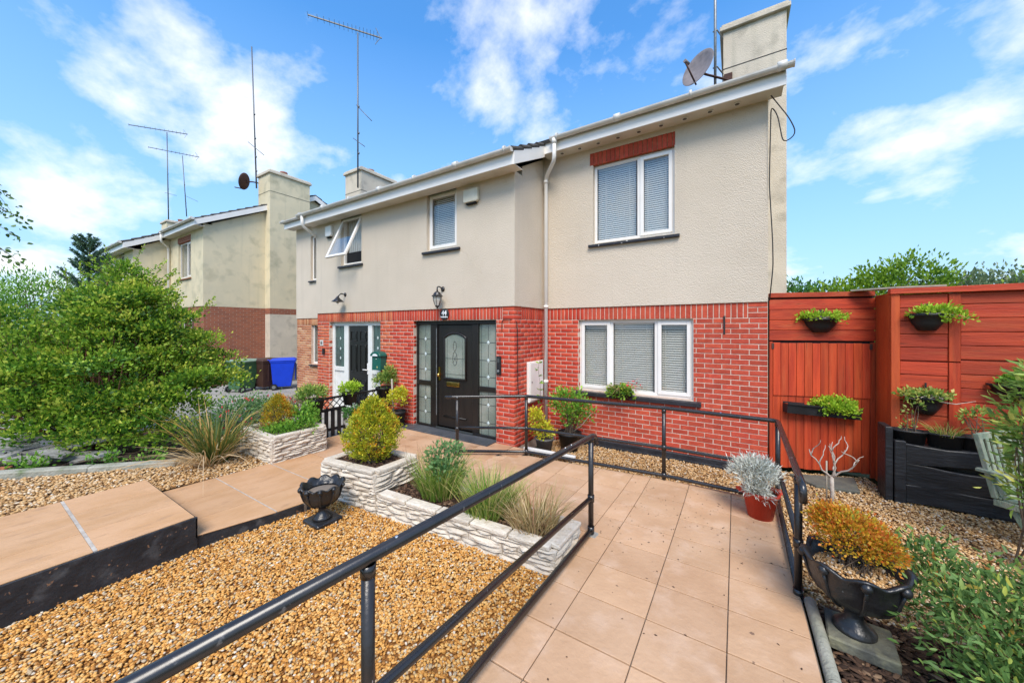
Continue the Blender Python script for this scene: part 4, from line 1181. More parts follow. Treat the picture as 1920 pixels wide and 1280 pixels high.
# ------------------------------------------------------------------ wheelie bins
M('bin_green', (.065, .155, .075), (.052, .13, .062), rough=.5, ns=4)
M('bin_brown', (.055, .026, .018), (.07, .035, .025), rough=.55, ns=4)
M('bin_blue', (.008, .055, .62), (.007, .048, .54), rough=.42, ns=4)
M('binlid_pale', (.20, .29, .21), (.27, .35, .27), rough=.6, ns=9)
def bin_(label, mat, lid, loc, rz, s=1.0, bag=False):
    T = thing('wheelie_bin', label, 'bin', loc, rz, 'wheelie bins beside the far house', True)
    def ring(w, d, z, yo=0): return [(-w / 2, yo - d / 2, z), (w / 2, yo - d / 2, z), (w / 2, yo + d / 2, z), (-w / 2, yo + d / 2, z)]
    mb = MB()
    r = [ring(.44, .50, .10 * s, .03), ring(.57, .68, .90 * s), ring(.60, .72, .905 * s), ring(.60, .72, .95 * s)]
    v = [p for q in r for p in q]
    mb.add(v, [(3, 2, 1, 0)] + [(i * 4 + j, i * 4 + (j + 1) % 4, i * 4 + 4 + (j + 1) % 4, i * 4 + 4 + j) for i in range(3) for j in range(4)])
    b = mb.build('body', mat, T, .02, seg=2)
    mb = MB(); q = [ring(.62, .75, .955 * s), ring(.62, .75, .985 * s), ring(.50, .60, 1.035 * s, -.0)]
    v = [p for k in q for p in k]
    mb.add(v, [(3, 2, 1, 0), (8, 9, 10, 11)] + [(i * 4 + j, i * 4 + (j + 1) % 4, i * 4 + 4 + (j + 1) % 4, i * 4 + 4 + j) for i in range(2) for j in range(4)])
    mb.build('lid', lid, T, .015, seg=2)
    mb = MB(); mb.tube([(-.24, .36, .98 * s), (-.24, .42, 1.0 * s), (.24, .42, 1.0 * s), (.24, .36, .98 * s)], .016, 8); mb.build('handle', mat, T)
    for x in (-.27, .27):
        mb = MB(); mb.cyl((x - .025, .25, .1), (x + .025, .25, .1), .1, n=18); w = mb.build('wheel', 'blackplastic', T)
        mb = MB(); mb.cyl((x - .03, .25, .1), (x + .03, .25, .1), .055, n=12); mb.build('hub', 'galv', w)
    mb = MB(); mb.cyl((-.25, .25, .1), (.25, .25, .1), .012, n=8); mb.build('axle', 'galv', T)
    mb = MB()
    for x in (-.12, 0, .12): mb.box(x - .015, x + .015, -.352, -.335, .3 * s, .86 * s)
    mb.build('rib', mat, T)
    return T
bin_('bright blue wheelie bin, rightmost of three beside the brick gable', 'bin_blue', 'bin_blue', (-12.98, 6.12, -.045), R(150))
bin_('dark brown wheelie bin in the middle of three', 'bin_brown', 'bin_brown', (-13.35, 5.75, -.045), R(95))
bin_('green wheelie bin with a pale lid, leftmost of three beside the big shrub', 'bin_green', 'binlid_pale', (-13.55, 5.15, -.045), R(200))
mb = MB()
for i in range(3):
    for k in range(8): mb.box(-13.0 + .0, -12.86, 5.6 + k * .40 + (i % 2) * .2, 5.6 + k * .40 + .39 + (i % 2) * .2, -.05 + i * .21, .155 + i * .21)
M('blockwork', (.10, .10, .10), (.17, .165, .155), rough=.95, ns=6, bump=.5, bs=40)
LW = thing('low_block_wall', 'low dark block wall behind the blue bin', 'wall', (-14.6, 7.0, -.05))
for i in range(3):
    for k in range(6):
        mb = MB(); y0 = 6.15 + k * .44 + (i % 2) * .22; mb.box(-14.75, -14.6, y0, y0 + .432, -.05 + i * .22, .163 + i * .22); mb.build('block', 'blockwork', LW, .006)

# ------------------------------------------------------------------ things on the walls
def on_front(x, z, y=YP): return (x, y, z)
def lantern(label, x, z, y, small):
    T = thing('wall_lantern', label, 'lantern', (x, y, z), 0, None, True)
    mb = MB(); mb.lathe([(.001, 0), (.045, .0), (.05, .008), (.03, .02), (.012, .03), (.001, .03)], (0, 0, 0), 16)
    mb.v = [(a, -c - .0, b + .17) for a, b, c in mb.v]; mb.build('backplate', 'blackmetal', T)
    if small:
        mb = MB(); mb.tube(fillet([(0, -.02, .17), (0, -.12, .19), (-.02, -.18, .10)], .05), .014, 8); mb.build('arm', 'blackmetal', T)
        mb = MB(); mb.lathe([(.012, .12), (.03, .10), (.05, .07), (.13, .0), (.135, -.01), (.12, -.008), (.03, .05)], (-.02, -.18, .0), 18); mb.build('shade', 'blackmetal', T)
        mb = MB(); mb.sphere((-.02, -.18, -.02), .035); mb.build('bulb', 'lampglass', T)
        return T
    mb = MB(); mb.tube(fillet([(0, -.02, .17), (0, -.09, .21), (0, -.155, .20), (0, -.155, .13)], .05), .012, 8); mb.build('arm', 'blackmetal', T)
    mb = MB(); mb.lathe([(.004, .145), (.02, .135), (.014, .12), (.055, .095), (.085, .045), (.105, .03), (.105, .018), (.08, .015)], (0, -.155, 0), 12, smooth=False); mb.build('roof', 'blackmetal', T)
    mb = MB(); mb.lathe([(.078, .015), (.072, -.05), (.035, -.155)], (0, -.155, 0), 6, smooth=False); mb.build('glass', 'lampglass', T)
    mb = MB()
    for k in range(6):
        a = 2 * math.pi * k / 6
        mb.tube([(.08 * math.cos(a), -.155 + .08 * math.sin(a), .015), (.074 * math.cos(a), -.155 + .074 * math.sin(a), -.05), (.036 * math.cos(a), -.155 + .036 * math.sin(a), -.155)], .0055, 5)
    mb.lathe([(.038, -.15), (.042, -.165), (.02, -.18), (.008, -.205), (.001, -.21)], (0, -.155, 0), 10); mb.build('cage', 'blackmetal', T)
    return T
lantern('black six sided lantern on the cream wall above the house number', -4.71, 2.57, YP - .02, False)
lantern('small black wall lamp with a downward shade above the white framed door', -7.81, 2.62, YP - .02, True)
def alarm(label, x, z, w, h, mat):
    T = thing('alarm_box', label, 'alarm box', (x, YP - .02, z), 0, None, True)
    mb = MB(); mb.ext([(-w / 2, -.075, -h * .42), (-w / 2 + .03, -.075, -h / 2), (w / 2 - .03, -.075, -h / 2), (w / 2, -.075, -h * .42), (w / 2, -.075, h / 2), (-w / 2, -.075, h / 2)], (0, .075, 0)); mb.build('cover', mat, T, .02, seg=3)
    mb = MB(); mb.box(-w * .33, w * .33, -.06, -.005, -h / 2 - .03, -h / 2 + .001); mb.build('strobe', 'dark', T, .008)
alarm('cream alarm box under the eaves right of the landing window', -4.0, 4.36, .33, .24, 'cream')
alarm('white alarm box beside the propped open window', -8.42, 4.36, .24, .26, 'whiteplastic')
mb = MB(); mb.lathe([(.11, 0), (.11, .012), (.10, .016), (.001, .016)], (0, 0, 0), 28)
mb.v = [(a, -c, b) for a, b, c in mb.v]
NP = thing('house_number_plaque', 'round black plaque with a white 44 above the front door', 'sign', (-4.68, YP - .004, 2.262), 0, None, True)
mb.build('plate', 'blackplastic', NP)
def text_mesh(txt, size, mat, parent, loc, depth=.003, name='lettering'):
    cu = bpy.data.curves.new(name, 'FONT'); cu.body = txt; cu.size = size; cu.align_x = 'CENTER'; cu.align_y = 'CENTER'; cu.extrude = depth; cu.offset = size * .028
    o = bpy.data.objects.new(name, cu); COL.objects.link(o)
    dg = bpy.context.evaluated_depsgraph_get(); dg.update()
    me = bpy.data.meshes.new_from_object(o.evaluated_get(dg)); bpy.data.objects.remove(o)
    me.materials.clear(); me.materials.append(MATS[mat])
    o = bpy.data.objects.new(name, me); COL.objects.link(o); o.location = loc; o.rotation_euler = (R(90), 0, 0)
    o.parent = parent
    return o
text_mesh('44', .125, 'white', NP, (0, -.019, .022))
mb = MB()
for k in range(11): mb.box(-.088 + k * .016, -.076 + k * .016, -.020, -.015, -.062 + .006 * math.sin(k * 2.3), -.038 + .006 * math.cos(k * 1.7))
mb.build('lettering', 'white', NP)
T = thing('mailbox', 'dark green mailbox with an arched lid on the brick pier', 'mailbox', (-6.50, YP, 1.10), 0, None, True)
mb = MB(); mb.ext([(-.14, -.13, 0), (-.12, -.16, .0), (.14, -.16, 0), (.14, -.16, .30), (-.14, -.16, .30)], (0, .155, 0)); mb.build('body', 'green_box', T, .01, seg=2)
mb = MB(); mb.ext([(.17 * math.cos(math.pi * i / 10), -.19, .30 + .10 * math.sin(math.pi * i / 10)) for i in range(11)], (0, .185, 0)); mb.build('lid', 'green_box', T, .006)
mb = MB(); mb.ext([(.085 * math.cos(math.pi * i / 8), -.193, .305 + .05 * math.sin(math.pi * i / 8)) for i in range(9)], (0, .004, 0)); mb.build('nameplate', 'white', T)
mb = MB(); mb.box(-.05, .05, -.164, -.159, .05, .09); mb.build('sticker', 'yellowlabel', T)
mb = MB(); mb.cyl((0, -.165, .235), (0, -.157, .235), .012, n=10); mb.build('lock', 'chrome', T)
T = thing('door_intercom', 'black doorbell panel on the brick pier right of the front door', 'doorbell', (-3.43, YP, 1.36), 0, None, True)
mb = MB(); mb.box(-.045, .045, -.035, 0, -.16, .16); mb.build('body', 'blackplastic', T, .01, seg=2)
mb = MB(); mb.cyl((0, -.042, -.09), (0, -.034, -.09), .022, n=16); mb.build('button', 'galv', T)
mb = MB(); mb.box(-.022, .022, -.039, -.034, .05, .12); mb.build('lens', 'lead', T, .004)
T = thing('key_box', 'small black key box left of the white framed door', 'key box', (-8.72, YP, 1.42), 0, None, True)
mb = MB(); mb.box(-.035, .035, -.045, 0, -.07, .07); mb.build('body', 'blackplastic', T, .012, seg=2)
mb = MB(); mb.box(-.02, .02, -.05, -.044, -.045, -.01); mb.build('dial', 'lead', T)
T = thing('house_number_plate', 'small pale square plate on the brick left of the white framed door', 'sign', (-8.83, YP, 1.63), 0, None, True)
mb = MB(); mb.box(-.07, .07, -.012, 0, -.07, .07); mb.build('plate', 'upvc_grey', T, .004)
mb = MB(); mb.box(-.035, -.008, -.015, -.011, -.04, .04); mb.box(.008, .035, -.015, -.011, -.04, .04); mb.build('lettering', 'lead', T)
T = thing('meter_box', 'white meter cupboard on the side of the brick porch', 'meter box', (X1, 5.74, 1.04), 0, None, True)
mb = MB(); mb.box(0, .06, -.27, .27, -.36, .36); mb.build('cupboard', 'upvc', T, .012, seg=2)
mb = MB(); mb.box(.06, .068, -.245, .245, -.335, .335); d_ = mb.build('door', 'upvc', T, .006)
mb = MB(); mb.cyl((.066, -.19, 0), (.076, -.19, 0), .015, n=10); mb.build('lock', 'galv', d_)
T = thing('hanging_bracket', 'thin black metal hook on the brick right of the ground floor window', 'bracket', (-.14, YW, 2.08), 0, None, True)
mb = MB(); mb.box(-.012, .012, -.008, 0, -.17, .1); mb.tube(fillet([(0, -.006, .08), (0, -.05, .1), (0, -.06, .06)], .03), .006, 6); mb.build('hook', 'blackmetal', T)
# vent in the render
mb = MB()
for k in range(5): mb.box(-2.55, -2.33, YW - .024, YW - .019, 4.80 + k * .03, 4.818 + k * .03)
tag(mb.build('air_vent', 'render3'), 'cream louvred air vent in the wall left of the upper window', 'vent')
# cables
mb = MB(); mb.tube(fillet([(XR + .02, 5.9, 5.12), (XR + .22, 5.9, 4.75), (XR + .30, 5.95, 4.55), (XR + .16, 6.0, 4.48), (XR + .10, 6.02, 4.9), (XR + .03, 6.04, 5.05), (XR + .012, 6.07, 4.0), (XR + .05, 6.07, 3.2), (XR + .055, 6.07, 2.85), (XR + .015, 6.07, 2.38)], .1), .007, 6)
tag(mb.build('loose_cable', 'cable'), 'thin loose dark cable hanging down the right corner of the house', 'cable')
mb = MB(); mb.tube(fillet([(X1 - .24, YP - .012, 1.95), (X1 - .24, YP - .012, 2.145), (X1 - .06, YP - .012, 2.15), (X1 + .012, YP + .06, 2.12), (X1 + .012, YP + .09, 1.9), (X1 + .012, YP + .10, 1.0), (X1 + .02, YP + .13, .8)], .06), .006, 6)
tag(mb.build('porch_cable', 'cable'), 'thin black cable looping round the brick porch corner', 'cable')

# ------------------------------------------------------------------ aerials and dish
def boom(T, p0, p1, mat='alu', el=10, L=.30, r=.008, refl=True, upv=(0, 0, 1)):
    p0, p1 = Vector(p0), Vector(p1); d = (p1 - p0).normalized(); sd_ = d.cross(Vector(upv)).normalized(); u = sd_.cross(d)
    mb = MB(); mb.beam(p0, p1, r * 2, r * 2)
    b = mb.build('boom', mat, T)
    for i in range(el):
        t = (i / (el - 1)) ** .75
        c = p0.lerp(p1, t * .93)
        mb = MB(); mb.tube([c - sd_ * L * (.6 + .4 * t), c + sd_ * L * (.6 + .4 * t)], .006, 5); mb.tube([c, c + u * .04], .008, 5); mb.build('element', mat, b)
    if refl:
        for s_ in (1, -1):
            mb = MB(); mb.beam(p1 - d * .05, p1 - d * .22 + u * s_ * .30, .03, .012); mb.build('reflector', mat, b)
    return b
def aerial(label, base, top, booms, arms=(), r=.028, lean=(0, 0)):
    T = thing('tv_aerial', label, 'aerial', base)
    mb = MB(); mb.cyl(base, (base[0] + lean[0], base[1] + lean[1], top), r, r * .8, 10); mb.build('mast', 'alu', T)
    for b in booms: boom(T, *b[0], **b[1])
    for p0, p1 in arms:
        mb = MB(); mb.tube([p0, p1], .012, 6); a = mb.build('arm', 'alu', T)
    mb = MB()
    h = top - base[2]
    for k in (.12, .22, .35, .52): 
        c = (base[0] + lean[0] * k, base[1] + lean[1] * k, base[2] + h * k); mb.cyl((c[0] + .05, c[1], c[2] - .03), (c[0] + .05, c[1], c[2] + .03), .03, n=8)
    mb.build('clamp', 'alu', T)
    return T
c, s_ = math.cos(R(32.1)), math.sin(R(32.1))
def at(x, y, depth):
    a = (x - 960) / 668.; b = (615 - y) / 668.
    return Vector((depth * (-s_ + a * c), depth * (c + a * s_), 2 + depth * b))
b0 = at(671, 352, 12.7)
aerial('tall television aerial with a long ribbed boom on the rear chimney', tuple(b0), at(671, 62, 12.7).z,
       [((at(577, 28, 12.2), at(716, 72, 13.1)), dict(el=16, L=.24, r=.018))],
       [(at(668, 197, 12.7), at(697, 227, 12.5)), (at(662, 259, 12.7), at(684, 275, 12.6))])
bpy.data.objects['tv_aerial'].location
b1 = at(481, 353, 14.6)
aerial('bare television mast on the gable chimney of the yellowed house', tuple(b1), at(472, 88, 14.6).z, [], [(at(465, 266, 14.6), at(495, 291, 14.4))], lean=tuple(at(472, 88, 14.6).xy - b1.xy))
b2 = at(316, 412, 26)
aerial('left of two thin aerials above the far roof, with the higher boom', tuple(b2), at(313, 248, 26).z, [((at(241, 234, 25), at(352, 252, 27)), dict(el=12, L=.35, r=.022))], [(at(309, 361, 26), at(331, 367, 26))], r=.035, lean=tuple(at(313, 248, 26).xy - b2.xy))
b3 = at(350, 406, 26.5)
aerial('right of two thin aerials above the far roof, with the lower boom', tuple(b3), at(342, 292, 26.5).z, [((at(278, 276, 25.5), at(374, 295, 27.5)), dict(el=12, L=.35, r=.018))], [(at(349, 368, 26.5), at(371, 378, 26.3))], r=.03, lean=tuple(at(342, 292, 26.5).xy - b3.xy))
m0, m1 = at(1341, 160, 6.75), at(1341, -120, 6.75)
T = thing('aerial_mast', 'grey mast strapped to the near chimney, rising out of the top of the picture', 'mast', tuple(m0))
mb = MB(); mb.cyl(m0 - Vector((0, 0, .4)), m1, .024, n=12); mb.build('pole', 'galv', T)
for yy in (58, 126):
    q = at(1341, yy, 6.75); mb = MB(); mb.tube([q + Vector((-.04, 0, -.01)), q + Vector((.03, 0, 0)), (-.2, 8.1, q.z + .02)], .014, 6); mb.build('strap', 'galv', T)
dc = at(1312, 131, 6.55)
T = thing('satellite_dish', 'weathered grey satellite dish beside the near chimney', 'satellite dish', tuple(dc))
ax = Vector((-.45, -.80, .30)).normalized()
rt = ax.cross(Vector((0, 0, 1))).normalized(); upd = rt.cross(ax)
mb = MB(); mb.lathe([(.001, .0)] + [(.32 * k / 6, .07 * (k / 6) ** 2) for k in range(1, 7)] + [(.325, .068), (.32, .06)] + [(.32 * k / 6, .07 * (k / 6) ** 2 - .012) for k in range(5, 0, -1)], (0, 0, 0), 32)
mb.v = [tuple(dc + rt * a * .92 + upd * b * 1.08 + ax * cz) for a, b, cz in mb.v]; mb.build('reflector', 'dish', T)
mb = MB(); e = dc - upd * .33; lnb = dc + ax * .38 - upd * .14
mb.tube([e, lnb], .014, 6); ar = mb.build('arm', 'rust', T)
mb = MB(); mb.cyl(lnb + ax * .03 + upd * .02, lnb - ax * .08 + upd * .035, .032, .026, 10); mb.build('receiver', 'dish', ar)
mb = MB(); back = dc - ax * .12; mb.tube(fillet([dc, back, Vector((-.12, 8.0, back.z + .05)), Vector((-.12, 8.07, back.z + .08))], .1), .02, 8); mb.box(-.19, -.05, 8.03, 8.06, back.z, back.z + .2); mb.build('bracket', 'rust', T)
d2 = at(461, 341, 14.2)
T = thing('satellite_dish', 'small brown satellite dish on the chimney of the yellowed house', 'satellite dish', tuple(d2))
ax = Vector((-.75, -.6, .25)).normalized(); rt = ax.cross(Vector((0, 0, 1))).normalized(); upd = rt.cross(ax)
mb = MB(); mb.lathe([(.001, .0)] + [(.33 * k / 5, .07 * (k / 5) ** 2) for k in range(1, 6)] + [(.32, .055)] + [(.32 * k / 5, .07 * (k / 5) ** 2 - .012) for k in range(4, 0, -1)], (0, 0, 0), 24)
mb.v = [tuple(d2 + rt * a + upd * b + ax * cz) for a, b, cz in mb.v]; mb.build('reflector', 'rust', T)
mb = MB(); mb.tube([d2 - upd * .3, at(440, 351, 13.9)], .02, 6); mb.build('arm', 'rust', T)
mb = MB(); mb.tube(fillet([d2, at(474, 341, 14.5), at(494, 346, 14.9)], .1), .025, 6); mb.build('bracket', 'rust', T)
# ------------------------------------------------------------------ plants
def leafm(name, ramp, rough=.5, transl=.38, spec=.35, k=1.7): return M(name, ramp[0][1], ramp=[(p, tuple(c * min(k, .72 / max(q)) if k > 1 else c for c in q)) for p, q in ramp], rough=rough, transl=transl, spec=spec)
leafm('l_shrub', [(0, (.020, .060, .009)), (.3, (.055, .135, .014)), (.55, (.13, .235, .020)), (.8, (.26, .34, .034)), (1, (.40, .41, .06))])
leafm('l_conifer', [(0, (.09, .13, .012)), (.3, (.24, .28, .02)), (.65, (.46, .42, .03)), (.9, (.54, .30, .025)), (1, (.50, .14, .015))])
leafm('l_conifer2', [(0, (.09, .11, .015)), (.4, (.32, .27, .02)), (.75, (.48, .30, .025)), (1, (.45, .13, .015))])
leafm('l_heather', [(0, (.09, .09, .015)), (.3, (.36, .27, .02)), (.55, (.50, .22, .025)), (.8, (.50, .11, .025)), (1, (.26, .30, .05))])
leafm('l_green', [(0, (.03, .09, .012)), (.5, (.11, .24, .025)), (1, (.26, .38, .05))])
leafm('l_sedum', [(0, (.10, .19, .015)), (.5, (.27, .40, .03)), (.9, (.45, .50, .06)), (1, (.42, .22, .10))])
leafm('l_fuchsia', [(0, (.03, .085, .028)), (.5, (.08, .165, .055)), (1, (.18, .27, .10))])
leafm('l_red', [(0, (.45, .02, .04)), (1, (.65, .06, .06))], transl=.15)
leafm('l_white', [(0, (.7, .7, .62)), (1, (.85, .85, .8))], k=1)
leafm('l_silver', [(0, (.42, .43, .36)), (.5, (.62, .63, .54)), (1, (.80, .80, .71))], rough=.8, transl=.1, k=1)
leafm('l_yellow', [(0, (.14, .19, .015)), (.4, (.42, .42, .03)), (.8, (.55, .48, .04)), (1, (.40, .16, .03))])
leafm('l_hyper', [(0, (.045, .105, .024)), (.45, (.12, .22, .055)), (.8, (.22, .32, .085)), (.94, (.38, .40, .06)), (1, (.45, .18, .04))], k=1.25)
leafm('l_vari', [(0, (.05, .11, .02)), (.45, (.15, .24, .045)), (.8, (.40, .40, .10)), (1, (.55, .42, .14))])
leafm('l_grass', [(0, (.05, .10, .016)), (.4, (.13, .21, .03)), (.7, (.28, .30, .07)), (.88, (.40, .31, .14)), (1, (.34, .18, .10))])
leafm('l_drygrass', [(0, (.12, .10, .035)), (.4, (.28, .22, .09)), (.75, (.42, .33, .18)), (1, (.24, .11, .06))])
leafm('l_phorm', [(0, (.04, .07, .018)), (.4, (.11, .14, .03)), (.65, (.34, .20, .05)), (1, (.52, .42, .28))])
leafm('l_hedge', [(0, (.04, .10, .012)), (.5, (.13, .23, .02)), (1, (.28, .37, .04))])
leafm('l_hedge_dark', [(0, (.02, .065, .015)), (.5, (.05, .14, .03)), (1, (.12, .24, .06))])
leafm('l_hedge_grey', [(0, (.05, .08, .04)), (.5, (.12, .17, .08)), (1, (.26, .28, .17))])
leafm('l_fir', [(0, (.025, .06, .04)), (.5, (.06, .12, .075)), (1, (.13, .19, .11))])
leafm('l_birch', [(0, (.03, .07, .015)), (1, (.10, .17, .04))])
leafm('l_brown', [(0, (.10, .07, .03)), (.5, (.24, .18, .09)), (1, (.33, .30, .12))])
M('twig', (.11, .075, .05), (.17, .12, .08), rough=.9, ns=20)
M('twig_red', (.15, .065, .04), (.2, .10, .06), rough=.9, ns=20)
M('paletwig', (.50, .43, .36), (.38, .31, .25), rough=.9, ns=25, bump=.3, bs=60)
M('birchbark', (.42, .40, .36), (.12, .10, .09), rough=.9, ns=9)
def unit(a): return a / np.maximum(np.linalg.norm(a, axis=-1, keepdims=True), 1e-9)
def leaves(name, P, D, L, W, mat, parent, rnd, six=False, fold=.25, upbias=.0):
    n = len(P)
    L = np.broadcast_to(L, (n,))[:, None]; W = np.broadcast_to(W, (n,))[:, None]
    D = unit(D)
    rv = unit(rng.normal(size=(n, 3)) + np.array([0, 0, upbias]))
    S = unit(np.cross(D, rv)); N = np.cross(S, D)
    if not six:
        V = np.stack([P, P + D * L * .5 + S * W * .5 + N * W * fold, P + D * L, P + D * L * .5 - S * W * .5 + N * W * fold], 1)
        F = np.arange(4 * n).reshape(n, 4)
        return npmesh(name, V.reshape(-1, 3), F, mat, parent, rnd)
    a = D * L
    V = np.stack([P, P + a * .30 + S * W * .42 + N * W * fold, P + a * .68 + S * W * .36 + N * (W * fold * .4), P + a - N * L * .10,
                  P + a * .68 - S * W * .36 + N * (W * fold * .4), P + a * .30 - S * W * .42 + N * W * fold, P + a * .32, P + a * .68 - N * L * .02], 1)
    b = (8 * np.arange(n))[:, None]
    F = np.concatenate([b + np.array([0, 6, 5, 5]), ], 0)
    quads = np.array([(0, 1, 6, 5), (6, 1, 2, 7), (5, 6, 7, 4), (7, 2, 3, 4)])
    F = (b[:, None] + quads[None]).reshape(-1, 4)
    return npmesh(name, V.reshape(-1, 3), F, mat, parent, np.repeat(rnd, 4))
def clusters(blobs, nclus, shell=.55, flat=0.0, zmin=None):
    w = np.array([b[3] * b[4] + b[4] * b[5] + b[3] * b[5] for b in blobs]); w = w / w.sum()
    ids = rng.choice(len(blobs), nclus, p=w)
    B = np.array(blobs)[ids]
    d = unit(rng.normal(size=(nclus, 3)))
    d[:, 2] = np.where(d[:, 2] < -.35, -d[:, 2], d[:, 2])
    d = unit(d)
    u = shell + (1 - shell) * rng.random(nclus) ** .6
    C = B[:, :3] + d * B[:, 3:6] * u[:, None]
    if zmin is not None:
        k = C[:, 2] > zmin; C, d = C[k], d[k]
    return C, d
def foliage(name, parent, blobs, nclus, per, rc, L, asp, mat, shell=.55, out=.8, up=.45, rand=.8, six=False, zmin=None, flatc=1.0, tone=.28, rb=.0, fold=.25):
    C, d = clusters(blobs, nclus, shell, zmin=zmin)
    n = len(C)
    P = np.repeat(C, per, 0) + rng.normal(size=(n * per, 3)) * np.array([rc, rc, rc * flatc])
    off = P - np.repeat(C, per, 0)
    D = np.repeat(d, per, 0) * out + unit(off) * .6 + np.array([0, 0, up]) + rng.normal(size=P.shape) * rand * .6
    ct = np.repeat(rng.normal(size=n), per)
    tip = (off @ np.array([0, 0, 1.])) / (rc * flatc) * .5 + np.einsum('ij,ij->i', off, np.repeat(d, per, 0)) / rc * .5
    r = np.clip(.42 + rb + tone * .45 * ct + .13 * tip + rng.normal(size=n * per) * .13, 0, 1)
    Ls = L * rng.uniform(.65, 1.25, n * per)
    leaves(name, P, D, Ls, Ls * asp, mat, parent, r, six, fold)
    return C
def stems(name, parent, base, C, k, r, mat='twig', sag=.0, spread=.1, n=5):
    mb = MB()
    ids = rng.choice(len(C), min(k, len(C)), replace=False)
    for i in ids:
        e = Vector(C[i]); b = Vector(base) + Vector((random.uniform(-spread, spread), random.uniform(-spread, spread), 0))
        m = b.lerp(e, .5) + Vector((random.uniform(-.1, .1), random.uniform(-.1, .1), .12)) * (e - b).length
        pts = []
        for j in range(6):
            t = j / 5; pts.append(b * (1 - t) ** 2 + m * 2 * t * (1 - t) + e * t * t)
        mb.tube(pts, [r * (1 - .75 * j / 5) for j in range(6)], n, False)
    return mb.build(name, mat, parent)
def bush(name, label, cat, base, blobs, nclus, per, rc, L, asp, mat, ns=24, sr=.014, smat='twig', group=None, kind=None, parts=('foliage', 'stem'), parent=None, **k):
    T = parent or thing(name, label, cat, base, 0, group)
    C = foliage(parts[0], T, blobs, nclus, per, rc, L, asp, mat, **k)
    if ns: stems(parts[1], T, base, C, ns, sr, smat)
    return T
def blades(name, parent, base, n, h, w, mat, spread=.08, lean=.5, droop=.4, rr=(0, 1), seg=4):
    a = rng.uniform(0, 2 * np.pi, n); rad = np.sqrt(rng.random(n)) * spread
    P0 = np.array(base)[None] + np.stack([np.cos(a) * rad, np.sin(a) * rad, np.zeros(n)], 1)
    a2 = a + rng.normal(size=n) * .6
    out = np.stack([np.cos(a2), np.sin(a2), np.zeros(n)], 1)
    ln = lean * rng.uniform(.2, 1.2, n)[:, None]; H = (h * rng.uniform(.5, 1.1, n))[:, None]
    side = np.stack([-np.sin(a2), np.cos(a2), np.zeros(n)], 1)
    tw = unit(side + rng.normal(size=(n, 3)) * .5)
    dr = droop * rng.uniform(.3, 1.3, n)[:, None]
    V = []
    for i in range(seg + 1):
        t = i / seg
        c = P0 + out * H * (ln * t + dr * t * t) + np.array([0, 0, 1.]) * H * (t - dr * .8 * t ** 3)
        ww = w * (1 - t ** 1.6) * .5 + .0006
        V += [c - tw * ww, c + tw * ww]
    V = np.stack(V, 1); k = 2 * (seg + 1)
    q = np.array([(2 * i, 2 * i + 1, 2 * i + 3, 2 * i + 2) for i in range(seg)])
    F = ((k * np.arange(n))[:, None, None] + q[None]).reshape(-1, 4)
    rn = np.repeat(np.clip(rng.uniform(rr[0], rr[1], n), 0, 1), seg)
    return npmesh(name, V.reshape(-1, 3), F, mat, parent, rn)
def tubpot(parent, c, r, h, mat='blackplastic', rb=.72, rim=.02, sx=1, sy=1, n=28, ribs=False, name='pot'):
    fn = (lambda a, rr, z: (1 + (.02 * math.cos(a * 16) if z < h * .8 else 0), 0)) if ribs else None
    mb = MB(); mb.lathe([(.001, 0), (r * rb, 0), (r * (rb + (1 - rb) * .85), h * .86), (r * 1.06, h * .87), (r * 1.08, h), (r * .98, h), (r * .94, h * .85), (.001, h * .84)], c, n, fn, sx=sx, sy=sy)
    p = mb.build(name, mat, parent)
    mb = MB(); mb.lathe([(r * .95, h * .855), (.5 * r, h * .88), (.001, h * .9)], c, 16, sx=sx, sy=sy); mb.build('soil', 'soil', p)
    return p

# --- big shrub by the drive
core_ = [(-9.1, 1.45, 1.05, 1.15, 1.1, .85), (-9.0, 1.6, 1.85, .65, .65, .65), (-9.9, .65, 1.05, 1.0, .9, .9), (-8.75, 2.1, 1.05, .8, .75, .7)]
shrub_blobs = list(core_) + [(-9.1, 1.7, 2.75, .28, .28, .40), (-8.95, 1.85, 2.45, .35, .35, .35), (-9.4, 1.3, 2.35, .3, .3, .3), (-8.6, 2.2, 2.1, .35, .3, .25),
      (-7.75, 1.65, .36, .45, .4, .34), (-8.05, 1.25, .34, .5, .4, .32), (-8.45, .85, .42, .5, .4, .32), (-7.95, 2.15, .5, .4, .4, .4), (-7.5, 1.95, .3, .3, .3, .25), (-8.3, 1.25, .72, .6, .5, .42), (-7.98, 1.75, .72, .5, .45, .42), (-8.75, .75, .8, .5, .45, .42), (-9.2, .3, .6, .5, .4, .45)]
sb = random.Random(21)
for i in range(85):
    b = sb.choice(core_); a = sb.uniform(0, 6.283); e = sb.uniform(-.25, 1.35); k = sb.uniform(.9, 1.28); r_ = sb.uniform(.10, .27)
    shrub_blobs.append((b[0] + b[3] * k * math.cos(a) * math.cos(e), b[1] + b[4] * k * math.sin(a) * math.cos(e), b[2] + b[5] * k * math.sin(e), r_ * 1.25, r_ * 1.25, r_ * .75))
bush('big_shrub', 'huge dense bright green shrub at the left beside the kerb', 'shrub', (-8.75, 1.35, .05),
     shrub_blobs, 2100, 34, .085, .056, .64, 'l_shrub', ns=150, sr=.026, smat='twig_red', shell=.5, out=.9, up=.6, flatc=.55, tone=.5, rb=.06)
BS = bpy.data.objects['big_shrub']
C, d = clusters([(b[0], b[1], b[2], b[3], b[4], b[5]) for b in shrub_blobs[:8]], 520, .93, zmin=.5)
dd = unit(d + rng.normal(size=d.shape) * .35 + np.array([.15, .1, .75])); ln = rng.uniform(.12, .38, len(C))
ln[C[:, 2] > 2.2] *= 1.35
mb = MB(); P = []; D = []; rr_ = []
